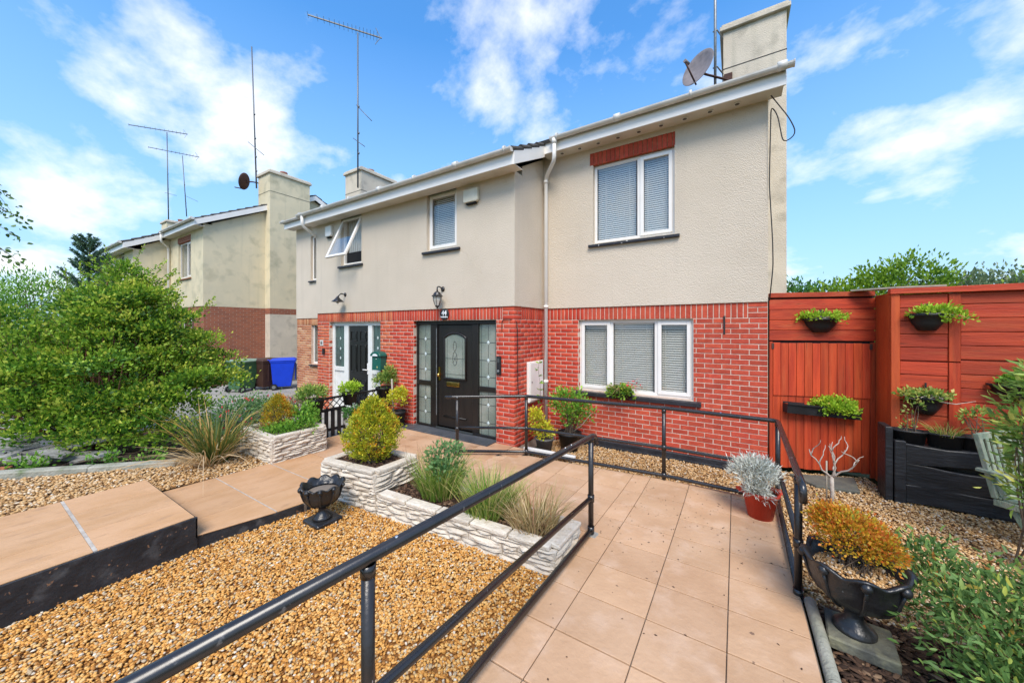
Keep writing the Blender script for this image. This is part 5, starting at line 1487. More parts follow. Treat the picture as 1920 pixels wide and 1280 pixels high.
for c0_, e_, l_ in zip(C, dd, ln):
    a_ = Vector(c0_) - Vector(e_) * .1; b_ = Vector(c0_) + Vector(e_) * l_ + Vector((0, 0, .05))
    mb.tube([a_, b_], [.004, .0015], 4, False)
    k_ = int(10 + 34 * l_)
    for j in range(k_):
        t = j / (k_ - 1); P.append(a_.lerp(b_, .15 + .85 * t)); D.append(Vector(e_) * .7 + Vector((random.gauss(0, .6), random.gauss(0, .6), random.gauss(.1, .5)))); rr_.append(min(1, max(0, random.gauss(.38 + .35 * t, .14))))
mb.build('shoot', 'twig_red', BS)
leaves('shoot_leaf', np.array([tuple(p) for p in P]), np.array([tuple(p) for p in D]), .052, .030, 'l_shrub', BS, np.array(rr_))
# --- arching dry blades and fuchsia by the kerb
T = thing('flax_plant', 'clump of long arching green and straw coloured blades beside the kerb', 'plant', (-6.25, 2.0, .08))
blades('leaf_blade', T, (-6.3, 2.05, .08), 230, .98, .021, 'l_phorm', spread=.15, lean=.55, droop=.35, rr=(0, .75))
blades('dead_blade', T, (-6.2, 1.95, .10), 110, .62, .017, 'l_phorm', spread=.12, lean=1.0, droop=.95, rr=(.8, 1))
T = bush('fuchsia', 'loose grey green bush with small red hanging flowers behind the flax', 'shrub', (-7.0, 2.75, .05),
         [(-6.95, 2.70, .42, .55, .5, .38), (-7.25, 2.75, .46, .45, .45, .34), (-6.75, 2.95, .45, .42, .42, .36)], 230, 14, .08, .045, .55, 'l_fuchsia', ns=40, sr=.008, shell=.5, up=.1)
C, d = clusters([(-6.95, 2.70, .45, .58, .52, .40), (-7.25, 2.75, .5, .47, .47, .36), (-6.7, 3.0, .48, .45, .45, .4)], 70, .85)
P = np.repeat(C, 5, 0) + rng.normal(size=(len(C) * 5, 3)) * .010
leaves('flower', P, rng.normal(size=P.shape) * .5 + np.array([0, 0, -1]), .038, .018, 'l_red', T, rng.random(len(P)))['kind'] = 'stuff'
# --- plants in the stone planters
def cone(label, base, h, r, mat, nclus=420, per=12, L=.03, egg=.42, group=None):
    T = thing('golden_conifer', label, 'conifer', base)
    u = rng.random(nclus); z = u ** .85
    prof = np.where(z < egg, np.sin(np.clip(z / egg, 0, 1) * np.pi / 2) ** .6 * .98 + .02, np.cos(np.clip((z - egg) / (1 - egg), 0, 1) * np.pi / 2) ** .72)
    a = rng.uniform(0, 2 * np.pi, nclus); rr = r * prof * (.68 + .36 * rng.random(nclus)) * (1 + .10 * np.sin(3 * a + 9 * z) + .07 * np.sin(7 * a - 14 * z)) * np.where(rng.random(nclus) < .07, 1.2, 1)
    C = np.stack([base[0] + np.cos(a) * rr, base[1] + np.sin(a) * rr, base[2] + .02 + z * h], 1)
    d = unit(np.stack([np.cos(a), np.sin(a), .55 + 1.2 * z], 1))
    P = np.repeat(C, per, 0) + rng.normal(size=(nclus * per, 3)) * .022
    D = np.repeat(d, per, 0) + rng.normal(size=P.shape) * .45
    warm = np.repeat(np.clip(.40 + .20 * rng.normal(size=nclus) + .35 * (np.sin(C[:, 2] * 13 + C[:, 0] * 17) * np.cos(C[:, 1] * 15 + 1) > .55), 0, 1), per)
    leaves('foliage', P, D, L * rng.uniform(.7, 1.3, len(P)), L * .42, mat, T, np.clip(warm + rng.normal(size=len(P)) * .13, 0, 1))
    stems('trunk', T, base, C, 40, .009)
    return T
cone('rounded golden green conifer tipped orange in the raised end of the planter', (-3.69, 2.74, .42), .69, .285, 'l_conifer', 820, 14, .036, .34)
cone('small cone shaped orange golden conifer in the square planter', (-6.12, 2.80, .40), .50, .21, 'l_conifer2', 420, 13, .028, .3)
bush('leafy_plant', 'low bright green leafy plant filling the corner of the square planter', 'plant', (-5.80, 2.8, .40), [(-5.80, 2.75, .43, .22, .26, .10), (-5.72, 3.0, .47, .2, .2, .16), (-6.0, 2.62, .41, .25, .1, .07)], 130, 12, .035, .042, .6, 'l_green', ns=14, sr=.005, shell=.3, up=.7)
bush('leafy_plant', 'tall fresh green plant at the back of the square planter', 'plant', (-5.95, 3.12, .40), [(-5.9, 3.12, .58, .22, .14, .18)], 45, 12, .04, .05, .5, 'l_green', ns=14, sr=.005, shell=.3, up=.6)
bush('heather_bush', 'brownish heather bush behind the square planter', 'shrub', (-6.75, 3.5, 0), [(-6.75, 3.5, .48, .34, .3, .30)], 130, 14, .05, .035, .4, 'l_brown', ns=40, sr=.006, shell=.4, up=.6)
def grass(label, base, n, h, mat='l_grass', spread=.12, rr=(0, 1), lean=.45):
    T = thing('grass_clump', label, 'grass', base)
    blades('blade', T, base, n, h, .0085, mat, spread=spread, lean=lean, droop=.25, rr=rr)
    return T
grass('tall green grass clump, leftmost in the long planter', (-2.72, 2.86, .2), 560, .46, spread=.19, rr=(0, .9))
grass('green grass clump in the middle of the long planter', (-2.05, 2.84, .2), 620, .41, spread=.22, rr=(0, .92))
grass('short browning grass clump at the near end of the long planter', (-1.56, 2.86, .2), 420, .32, 'l_drygrass', spread=.21, lean=.7)
bush('columbine_plant', 'grey green lobed leaf plant standing behind the leftmost grass clump', 'plant', (-2.78, 3.02, .2), [(-2.78, 3.02, .55, .22, .18, .14), (-2.72, 2.98, .38, .2, .15, .15)], 60, 11, .035, .05, .6, 'l_fuchsia', ns=34, sr=.004, smat='l_dummy' if False else 'twig', shell=.4, up=.5, rb=.15)
T = thing('bare_twigs', 'thin dry brown stalks standing beside the conifer in the planter', 'plant', (-3.15, 2.85, .2))
mb = MB()
for k in range(9):
    b = Vector((-3.15 + random.uniform(-.12, .14), 2.86 + random.uniform(-.1, .1), .2)); t = b + Vector((random.uniform(-.14, .14), random.uniform(-.1, .1), random.uniform(.3, .52)))
    mb.tube([b, b.lerp(t, .5) + Vector((.02, .01, 0)), t], [.003, .0025, .001], 4, False)
mb.build('stalk', 'twig_red', T)

# --- pots beside the porch
T = thing('potted_shrub', 'grey ribbed pot of yellow green leaves at the porch corner', 'potted plant', (-2.72, 5.36, -.05))
tubpot(T, (-2.72, 5.36, -.05), .155, .22, 'blockwork', ribs=True)
bush(None, None, None, (-2.72, 5.36, .1), [(-2.74, 5.33, .26, .22, .17, .13), (-2.85, 5.3, .42, .13, .1, .2)], 85, 10, .035, .048, .6, 'l_yellow', ns=16, sr=.004, shell=.35, parent=T)
T = thing('potted_shrub', 'black pot with a tall leafy shrub left of the ground floor window', 'potted plant', (-2.38, 5.62, -.05))
tubpot(T, (-2.38, 5.62, -.05), .19, .30)
bush(None, None, None, (-2.38, 5.62, .2), [(-2.42, 5.6, .72, .34, .26, .26), (-2.3, 5.6, .5, .24, .2, .2), (-2.15, 5.6, .62, .2, .15, .2)], 150, 11, .045, .052, .58, 'l_green', ns=34, sr=.007, shell=.35, parent=T, rb=.1)
mb = MB(); mb.tube([(-2.36, 5.58, .22), (-2.12, 5.5, .42), (-1.92, 5.42, .66)], [.009, .006, .003], 5); mb.build('side_branch', 'paletwig', T)
foliage('side_leaf', T, [(-1.92, 5.42, .68, .05, .05, .05)], 4, 6, .02, .05, .6, 'l_green')
T = thing('climbing_stem', 'slender upright stem with paired leaves in front of the meter box', 'plant', (-2.86, 5.45, 0))
st = [Vector((-2.86 + .02 * math.sin(k), 5.45 + .01 * math.cos(k * 2), .02 + k * .115)) for k in range(13)]
mb = MB(); mb.tube(st, [.006 - .0003 * k for k in range(13)], 5); mb.build('stem', 'twig', T)
P = np.array([tuple(p) for p in st[4:] for _ in range(4)]); D = rng.normal(size=P.shape) * np.array([1, 1, .3]) + np.array([0, 0, .35])
leaves('foliage', P, D, .075, .032, 'l_green', T, rng.random(len(P)), True)
T = thing('window_basket', 'small basket of trailing leaves, dry grass and pink flowers on the ground floor sill', 'planter', (-1.62, 6.05, .80))
mb = MB(); mb.lathe([(.001, 0), (.10, 0), (.15, .10), (.155, .12), (.13, .115), (.001, .10)], (-1.62, 6.06, .82), 20, sx=1.3, sy=.7); mb.build('basket', 'blackplastic', T)
foliage('foliage', T, [(-1.62, 6.0, .92, .22, .10, .08)], 60, 9, .03, .05, .62, 'l_shrub', up=-.1)
blades('dry_grass', T, (-1.64, 6.03, .93), 130, .26, .008, 'l_drygrass', spread=.06, lean=.7, droop=1.0)
P = np.array([-1.42, 6.0, 1.06]) + rng.normal(size=(26, 3)) * np.array([.07, .03, .05]); leaves('flower', P, rng.normal(size=P.shape), .03, .025, 'l_red', T, rng.random(26))

# --- picket fence on the boundary with its pots
PF = thing('picket_fence', 'low black picket fence with a lattice top between the two front doors', 'fence', (-6.22, 4.25, 0))
fx = -6.24
for k in range(13):
    y = 3.50 + k * .122
    mb = MB(); mb.box(fx - .010, fx + .010, y, y + .07, .03, .50); mb.build('picket', 'blackplastic', PF, .003)
for z in (.13, .49): 
    mb = MB(); mb.box(fx - .030, fx - .011, 3.48, 5.04, z, z + .05); mb.build('rail', 'blackplastic', PF)
mb = MB(); mb.box(fx - .02, fx + .02, 3.46, 5.04, .715, .75); mb.build('top_rail', 'blackplastic', PF)
mb = MB(); mb.box(fx - .02, fx + .02, 3.46, 5.04, .515, .545); mb.build('rail', 'blackplastic', PF)
for k in range(14):
    y = 3.40 + k * .122
    for s2 in (1, -1):
        ya, yb = (y, y + .17) if s2 > 0 else (y + .17, y)
        if min(ya, yb) < 3.46 or max(ya, yb) > 5.04: continue
        mb = MB(); mb.beam((fx + .006 * s2, ya, .545), (fx + .006 * s2, yb, .715), .010, .016, up=(1, 0, 0)); mb.build('lattice_strip', 'blackplastic', PF)
for y in (3.46, 5.0):
    mb = MB(); mb.box(fx - .025, fx + .025, y - .025, y + .025, 0, .77); mb.build('post', 'blackplastic', PF, .004)
def fpot(label, x, y, z, r, h, blobs, nclus, mat='l_sedum', L=.05, potmat='blackplastic'):
    T = thing('flower_pot', label, 'potted plant', (x, y, z))
    tubpot(T, (x, y, z), r, h, potmat)
    foliage('foliage', T, blobs, nclus, 9, .03, L, .6, mat, up=.6)
    return T
fpot('black pot of bright green leaves hooked on the middle of the lattice fence', fx + .05, 4.09, .55, .14, .235, [(fx + .05, 4.09, .84, .17, .17, .10)], 70)
fpot('black pot with yellowing leaves hooked on the lattice by the brick pier', fx + .05, 4.86, .50, .16, .28, [(fx + .05, 4.86, .88, .22, .22, .16), (fx + .1, 4.95, 1.02, .14, .14, .14)], 110, 'l_vari')
fpot('black pot of pinkish green leaves on the near end of the lattice fence', fx, 3.47, .54, .14, .22, [(fx - .03, 3.42, .84, .26, .2, .13)], 110, 'l_vari')
T = fpot('dark tall pot with a staked yellow leaved plant at the brick pier', -5.72, 4.83, .03, .15, .32, [(-5.72, 4.80, .55, .22, .2, .18), (-5.6, 4.78, .7, .12, .12, .12)], 90, 'l_yellow')
mb = MB(); mb.cyl((-5.80, 4.78, .3), (-5.85, 4.78, .98), .018, n=8); mb.build('stake', 'paleboard', T)
T = thing('slatted_crate', 'black slatted crate at the end of the picket fence', 'crate', (-6.42, 3.30, 0))
for k in range(6):
    mb = MB(); mb.box(-6.62, -6.27, 3.20, 3.215, .10 + k * .075, .155 + k * .075); mb.build('slat', 'blackplastic', T)
for x in (-6.60, -6.29): 
    mb = MB(); mb.box(x - .015, x + .015, 3.216, 3.235, .02, .55); mb.build('upright', 'blackplastic', T)
mb = MB(); mb.box(-6.62, -6.27, 3.236, 3.44, .02, .53); mb.build('liner', 'blackplastic', T)
# stone ornament
M('ornament', (.27, .245, .20), (.17, .155, .125), rough=.95, ns=14, bump=.6, bs=40, c3=(.35, .33, .28), ns3=8, lo3=.55, hi3=.7)
T = thing('stone_ornament', 'mossy stone animal ornament holding a green plant, behind the golden conifer', 'ornament', (-5.68, 3.78, .04))
ob = Vector((-5.68, 3.78, .05))
mb = MB(); mb.lathe([(.001, 0), (.17, 0), (.175, .03), (.15, .05), (.001, .05)], ob, 20, sx=1, sy=.8); bs_ = mb.build('base', 'ornament', T)
mb = MB()
mb.tube([ob + Vector((.02, .02, .04)), ob + Vector((.02, .0, .13)), ob + Vector((.0, -.01, .22)), ob + Vector((-.06, -.02, .29)), ob + Vector((-.12, -.03, .305)), ob + Vector((-.165, -.03, .29))], [.10, .105, .08, .06, .045, .022], 12)
mb.tube([ob + Vector((-.08, -.06, .06)), ob + Vector((-.07, -.05, .16)), ob + Vector((-.02, -.03, .22))], [.035, .03, .035], 8)
mb.tube([ob + Vector((-.07, .03, .06)), ob + Vector((-.06, .03, .16)), ob + Vector((-.02, .02, .22))], [.035, .03, .035], 8)
mb.tube([ob + Vector((.09, .03, .07)), ob + Vector((.15, .03, .16)), ob + Vector((.14, .03, .28))], [.05, .06, .04], 10)
mb.tube([ob + Vector((-.085, -.01, .33)), ob + Vector((-.075, .0, .375))], [.018, .008], 6)
mb.build('body', 'ornament', T)
foliage('foliage', T, [(ob.x + .02, ob.y, ob.z + .44, .08, .08, .10)], 30, 10, .03, .07, .3, 'l_hedge_dark', up=1)
P = np.array([ob.x + .02, ob.y, ob.z + .58]) + rng.normal(size=(30, 3)) * np.array([.05, .05, .025]); leaves('flower', P, rng.normal(size=P.shape), .035, .03, 'l_white', T, rng.random(30))

# --- hanging planters on the gate and fence
def gp(px, py, out=.12):
    a = (px - 960) / 668.; b = (615 - py) / 668.
    d = Vector((-s_ + a * c, c + a * s_, b))
    nrm = Vector((math.sin(grz), -math.cos(grz), 0)); o = G0 + nrm * out
    t = o.dot(nrm) / Vector((d.x, d.y, 0)).dot(nrm)
    return Vector((0, 0, 2)) + d * t
def fpnt(px, py, Y):
    a = (px - 960) / 668.; b = (615 - py) / 668.
    d = Vector((-s_ + a * c, c + a * s_, b)); return Vector((0, 0, 2)) + d * (Y / d.y)
def hanging(label, p, r, h, blobs, ncl, mat='l_sedum', rz=0, hook=False, L=.045):
    T = thing('hanging_planter', label, 'hanging planter', tuple(p))
    mb = MB(); n_ = 20; v = []; f = []
    prof = [(.30, 0), (.45, .02), (.78, .45), (.95, .85), (1.06, .87), (1.07, 1.0), (.96, 1.0), (.90, .8)]
    for rr, zz in prof:
        for j in range(n_ + 1):
            a = math.pi + math.pi * j / n_
            v.append((p.x + (rr * r * math.cos(a)) * math.cos(rz) - rr * r * .85 * math.sin(a) * math.sin(rz), p.y + .0 + rr * r * math.cos(a) * math.sin(rz) + rr * r * .85 * math.sin(a) * math.cos(rz), p.z + zz * h))
    for i in range(len(prof) - 1):
        for j in range(n_): f.append((i * (n_ + 1) + j, i * (n_ + 1) + j + 1, (i + 1) * (n_ + 1) + j + 1, (i + 1) * (n_ + 1) + j))
    f.append(tuple(range(n_ + 1)))
    f.append(tuple(i * (n_ + 1) for i in range(len(prof)))); f.append(tuple(i * (n_ + 1) + n_ for i in range(len(prof))))
    mb.add(v, f, True); b = mb.build('bowl', 'blackplastic', T)
    mb = MB(); k = [v[7 * (n_ + 1) + j] for j in range(n_ + 1)]; mb.add(k, [tuple(range(n_ + 1))]); mb.build('soil', 'soil', b)
    mb = MB()
    if hook: mb.box(p.x - .008, p.x + .008, p.y - .012, p.y - .002, p.z + h * .6, p.z + h + .16)
    else: mb.ext([(p.x + .09 * math.cos(math.pi * i / 8), p.y - .012, p.z + h * .9 + .14 * math.sin(math.pi * i / 8)) for i in range(9)], (0, .008, 0))
    mb.build('hanger', 'blackplastic', T)
    C = foliage('foliage', T, blobs, ncl, 8, .022, L, .62, mat, shell=.3, up=.45)
    stems('stem', T, (p.x, p.y - r * .4, p.z + h), C, 22, .004, 'paletwig')
    return T
p = gp(1537, 623, .02)
hanging('black half bowl of trailing sedum high on the red gate', p, .205, .19, [(p.x - .02, p.y - .10, p.z + .205, .28, .09, .05)], 75, rz=grz)
p = fpnt(1738, 620, 6.165)
hanging('black half bowl of long trailing sedum high on the fence beside the gate', p, .165, .20, [(p.x + .02, p.y - .08, p.z + .215, .21, .08, .05), (p.x + .2, p.y - .1, p.z + .15, .10, .06, .05)], 65)
p = fpnt(1735, 776, 6.165)
hanging('black hanging bowl with straggling stems just above the raised bed', p, .155, .21, [(p.x, p.y - .09, p.z + .235, .18, .08, .04), (p.x - .22, p.y - .1, p.z + .22, .06, .05, .03)], 55, 'l_vari', hook=True)
mb = MB(); mb.tube([(p.x + .08, p.y - .1, p.z + .17), (p.x + .2, p.y - .12, p.z + .16), (p.x + .34, p.y - .13, p.z + .21)], [.006, .005, .002], 5); mb.tube([(p.x - .05, p.y - .1, p.z + .18), (p.x - .16, p.y - .12, p.z + .19), (p.x - .25, p.y - .12, p.z + .25)], [.006, .005, .002], 5)
mb.build('trailing_stem', 'paletwig', bpy.data.objects['hanging_planter.002'])
p = fpnt(1905, 750, 6.165)
hanging('black hanging bowl of green leaves at the right edge of the fence', p, .20, .17, [(p.x + .03, p.y - .1, p.z + .20, .19, .1, .06)], 60, 'l_green', hook=True)
T = thing('trough_planter', 'long black trough tilted on the red gate with a mound of lime green sedum', 'planter', tuple(gp(1540, 775, .1)))
q0, q1 = gp(1472, 772, .075), gp(1609, 786, .075)
nrm = Vector((math.sin(grz), -math.cos(grz), 0))
mb = MB(); dv = (q1 - q0); zz = Vector((0, 0, 1)); hh_ = .125
A_ = [q0 - nrm * .055, q0 + nrm * .055, q0 + nrm * .075 + zz * hh_, q0 - nrm * .07 + zz * hh_]
mb.add([*A_, *[k + dv for k in A_]], [(0, 1, 5, 4), (1, 2, 6, 5), (3, 0, 4, 7), (0, 3, 2, 1), (4, 5, 6, 7)])
mb.beam(q0 + nrm * .08 + zz * (hh_ + .006), q1 + nrm * .08 + zz * (hh_ + .006), .022, .018); mb.beam(q0 - nrm * .066 + zz * (hh_ + .006), q1 - nrm * .066 + zz * (hh_ + .006), .016, .018)
tb_ = mb.build('trough', 'blackplastic', T)
mb = MB(); mb.beam(q0 + zz * (hh_ - .035), q1 + zz * (hh_ - .035), .13, .01); mb.build('soil', 'soil', tb_)
m_ = q0.lerp(q1, .66) + zz * .15 + nrm * .02
foliage('foliage', T, [(m_.x, m_.y, m_.z, .24, .13, .12), (m_.x + .04, m_.y - .05, m_.z - .06, .20, .08, .08)], 150, 9, .022, .042, .68, 'l_sedum', shell=.4, up=.5, rb=-.05)

# --- pots along the top of the raised bed
def bedpot(label, px, mat, blobs, ncl, L=.05, tall=False):
    p = fpnt(px, 800, 6.0); z = .655
    T = thing('oblong_pot', label, 'potted plant', (p.x, 6.0, z))
    tubpot(T, (p.x, 6.0, z), .15, .16, 'blackplastic', .84, sx=1.02, sy=.62)
    if mat == 'grassy': blades('blade', T, (p.x, 5.99, z + .13), 150, .16, .005, 'l_grass', spread=.10, lean=.7, droop=.3)
    else:
        C = foliage('foliage', T, [(p.x + b[0], 5.99 + b[1], z + b[2], *b[3:]) for b in blobs], ncl, 8, .025, L, .5, mat, up=.4)
        stems('stem', T, (p.x, 5.99, z + .14), C, 9, .006, 'twig')
    return T
bedpot('oblong black pot on the raised bed with a spindly pink tipped plant, nearest the gate', 1703, 'l_vari', [(.05, 0, .40, .08, .05, .06), (-.02, 0, .20, .05, .04, .03)], 9, .04)
bedpot('oblong black pot of fine green grass, second from the gate on the raised bed', 1772, 'grassy', [], 0)
bedpot('oblong black pot of yellow green leaves, third from the gate on the raised bed', 1838, 'l_vari', [(-.02, 0, .38, .13, .07, .07)], 18, .045)
bedpot('oblong black pot behind the garden chair on the raised bed', 1905, 'l_green', [(0, 0, .22, .1, .06, .05)], 15)

# --- garden chair
M('oldwood', (.20, .27, .18), (.34, .36, .27), rough=.9, ns=9, bump=.5, bs=40, stretch=(2, 2, .6), c3=(.19, .25, .19), ns3=5, lo3=.5, hi3=.7)
CH = thing('garden_chair', 'weathered green slatted garden armchair at the right edge', 'chair', (2.43, 5.40, -.02), R(46), None, True)
def bar(nm, p0, p1, w, h, up=(0, 0, 1)):
    mb = MB(); mb.beam(p0, p1, w, h, up); return mb.build(nm, 'oldwood', CH, .004)
for s2 in (-1, 1):
    bar('leg', (s2 * .27, -.36, 0), (s2 * .27, -.16, .60), .05, .04, (0, 1, 0)); bar('leg', (s2 * .24, -.06, 0), (s2 * .24, .22, .60), .05, .04, (0, 1, 0))
    bar('back_post', (s2 * .27, .19, .40), (s2 * .27, .31, .98), .05, .04, (0, 1, 0)); bar('armrest', (s2 * .285, -.33, .62), (s2 * .285, .30, .64), .075, .03)
    bar('side_rail', (s2 * .27, -.25, .37), (s2 * .27, .2, .36), .03, .06)
for k in range(5): x = -.17 + k * .085; bar('back_slat', (x, .205, .46), (x, .295, .94), .045, .018, (0, 1, 0))
bar('back_rail', (-.27, .305, .955), (.27, .305, .955), .03, .06); bar('back_rail', (-.27, .21, .45), (.27, .21, .45), .03, .05)
for k in range(6): y = -.24 + k * .085; bar('seat_slat', (-.27, y, .405), (.27, y, .405), .065, .02)
bar('front_rail', (-.27, -.25, .36), (.27, -.25, .36), .03, .06)

# --- urns
M('urnblack', (.014, .014, .015), (.024, .024, .025), rough=.33, ns=9, bump=.35, bs=24, spec=.5, c4=(.16, .16, .15), ns4=40, lo4=.715, hi4=.74)
def urn(T, c, R0, H0, lobes, mat='urnblack', n=72, foot=.5):
    fn = lambda a, r, z: (1 + (.10 * max(0, (z / H0 - .45)) * 1.6 * abs(math.cos(a * lobes / 2)) if z > H0 * .45 else 0), (.035 * R0 / .2 * abs(math.cos(a * lobes / 2)) if z > H0 * .9 else 0))
    pr = [(.001, .0), (foot * R0, .0), (foot * R0, .05 * H0), (foot * .8 * R0, .10 * H0), (foot * .42 * R0, .2 * H0), (.2 * R0, .28 * H0), (.22 * R0, .34 * H0), (.36 * R0, .38 * H0), (.66 * R0, .48 * H0), (.86 * R0, .62 * H0), (.93 * R0, .78 * H0), (1.0 * R0, .92 * H0), (1.06 * R0, .97 * H0), (1.05 * R0, 1.0 * H0), (.93 * R0, .985 * H0), (.86 * R0, .9 * H0), (.8 * R0, .86 * H0)]
    mb = MB(); mb.lathe(pr, c, n, fn); u = mb.build('bowl', mat, T)
    mb = MB()
    for k in range(lobes):
        a = 2 * math.pi * (k + .0) / lobes
        mb.sphere((c[0] + 1.10 * R0 * math.cos(a), c[1] + 1.10 * R0 * math.sin(a), c[2] + 1.0 * H0), .13 * R0, 8, 5)
        mb.tube([(c[0] + rr * R0 * 1.03 * math.cos(a), c[1] + rr * R0 * 1.03 * math.sin(a), c[2] + z2 * H0) for rr, z2 in ((.5, .42), (.72, .52), (.9, .66), (.99, .82), (1.06, .95))], [.02 * R0 * 2.2] * 5, 6)
    mb.build('relief', mat, u)
    return u
T = thing('garden_urn', 'small black scalloped urn of bare soil on the gravel beside the path', 'urn', (-3.62, 2.08, 0))
mb = MB(); mb.box(-3.76, -3.48, 1.95, 2.22, -.01, .045); mb.build('base', 'urnblack', T, .012)
urn(T, (-3.62, 2.08, .045), .185, .335, 10)
mb = MB(); mb.lathe([(.16, .315), (.1, .33), (.001, .335)], (-3.62, 2.08, .0), 20); mb.build('soil', 'rampbase', T)
ub = Vector((.64, 3.08, .02))
T = thing('garden_urn', 'large black shell rimmed urn with an orange and yellow bush, beside the ramp end', 'urn', tuple(ub))
M('stonebase', (.17, .165, .12), (.07, .07, .06), rough=.9, ns=7, bump=.5, bs=30, c3=(.28, .26, .15), ns3=9, lo3=.55, hi3=.75)
mb = MB(); mb.obox(ub + Vector((.02, -.02, .03)), (.32, .30, .07), Matrix.Rotation(R(-6), 3, 'Z')); mb.build('base', 'stonebase', T, .008)
urn(T, (ub.x, ub.y, ub.z + .06), .232, .42, 8, foot=.46)
gz = ub.z + .06 + .36
n_ = 1000; aa = rng.uniform(0, 2 * np.pi, n_); rr_ = np.sqrt(rng.random(n_)) * .205
V = (ICO[None] * (1 + rng.uniform(-.2, .2, (n_, 12, 1)))) * (.008 * rng.uniform(.6, 1.4, n_))[:, None, None] + np.stack([ub.x + np.cos(aa) * rr_, ub.y + np.sin(aa) * rr_, gz + .02 * (1 - rr_ / .2) + rng.uniform(0, .012, n_)], 1)[:, None]
go = npmesh('gravel_topping', V.reshape(-1, 3), (ICF[None] + 12 * np.arange(n_)[:, None, None]).reshape(-1, 3), 'gravel_grey', T, np.repeat(rng.random(n_), 20)); go['kind'] = 'stuff'
mb = MB(); mb.lathe([(.215, 0), (.1, .015), (.001, .02)], (ub.x, ub.y, gz - .005), 20); mb.build('soil', 'soil', T)
bc = (ub.x - .0, ub.y + .06, gz + .20)
C = foliage('foliage', T, [(bc[0], bc[1], bc[2], .19, .19, .155), (bc[0] - .1, bc[1] + .06, bc[2] + .05, .1, .1, .1), (bc[0] + .12, bc[1] - .05, bc[2] - .03, .1, .1, .1)], 480, 14, .02, .022, .60, 'l_heather', shell=.55, up=.5, tone=.30)
stems('stem', T, (ub.x, ub.y + .05, gz), C, 60, .0045, 'twig')

# --- red pot with silver bush, bare tree
T = thing('red_pot', 'red plastic pot of frosty silver foliage at the far corner of the ramp', 'potted plant', (.22, 4.55, zr(4.5)))
M('redplastic', (.52, .045, .02), (.44, .036, .017), rough=.42, ns=6)
pc = (.22, 4.55, zr(4.5))
tubpot(T, pc, .165, .28, 'redplastic', .68)
for a in (R(20), R(200)):
    mb = MB(); mb.obox((pc[0] + .185 * math.cos(a), pc[1] + .185 * math.sin(a), pc[2] + .268), (.07, .12, .018), Matrix.Rotation(a, 3, 'Z')); mb.build('handle', 'redplastic', T, .008)
sc_ = (pc[0] - .02, pc[1] - .02, pc[2] + .42)
C = foliage('foliage', T, [(sc_[0] - .03, sc_[1], sc_[2], .21, .19, .17), (sc_[0] - .02, sc_[1] - .12, sc_[2] - .12, .1, .08, .09)], 330, 10, .025, .06, .14, 'l_silver', shell=.45, up=.45, rand=1.2)
stems('stem', T, (pc[0], pc[1], pc[2] + .25), C, 70, .004, 'l_silver')
T = thing('bare_tree', 'small leafless tree with pale contorted stems in the gravel before the gate', 'tree', (.93, 5.38, -.02))
tr0 = Vector((.93, 5.38, -.02))
mb = MB(); mb.tube([tr0, tr0 + Vector((.005, 0, .15)), tr0 + Vector((.0, .0, .33))], [.022, .019, .018], 8); mb.build('trunk', 'paletwig', T)
mb = MB(); br = random.Random(4)
def twist(p, d, r, L, lev):
    pts = [p]; q = p.copy(); dd = d.copy(); k = 6
    for i in range(k):
        dd = (dd + Vector((br.uniform(-.55, .55), br.uniform(-.4, .4), br.uniform(-.1, .35)))).normalized(); q = q + dd * L / k; pts.append(q.copy())
    mb.tube(pts, [r * (1 - .6 * i / k) for i in range(k + 1)], 6)
    if lev > 0:
        for i in (3, 5):
            twist(pts[i], (dd + Vector((br.uniform(-.9, .9), br.uniform(-.5, .5), .3))).normalized(), r * .6, L * .6, lev - 1)
for d0 in ((-.5, .1, .8), (.45, -.1, .85), (.05, .1, 1), (.25, .2, .7)): twist(tr0 + Vector((0, 0, .31)), Vector(d0).normalized(), .011, .40, 1)
mb.build('branch', 'paletwig', T)
mb = MB(); mb.cyl(tr0 + Vector((-.045, .0, 0)), tr0 + Vector((-.045, 0, .5)), .008, n=6); mb.build('stake', 'paleboard', T)

# --- foreground shrubs at the right
bush('leafy_shrub', 'loose grey green shrub with narrow leaves in the near right corner', 'shrub', (1.30, 3.0, 0), [(1.22, 3.02, .34, .42, .40, .27), (1.65, 3.1, .36, .5, .5, .30), (1.25, 2.65, .22, .35, .3, .22), (1.05, 3.35, .42, .2, .2, .2)], 520, 13, .055, .050, .36, 'l_hyper', ns=110, sr=.005, smat='twig_red', shell=.35, up=.12, rand=1.2, six=True, tone=.4)
bush('tall_shrub', 'tall yellow green shrub half hiding the garden chair at the right edge', 'shrub', (2.12, 4.80, 0), [(2.10, 4.82, 1.0, .13, .15, .45), (2.16, 4.78, 1.45, .15, .15, .3), (2.10, 4.80, .62, .14, .15, .22)], 95, 12, .06, .085, .32, 'l_vari', ns=26, sr=.008, shell=.3, up=.2, six=True)
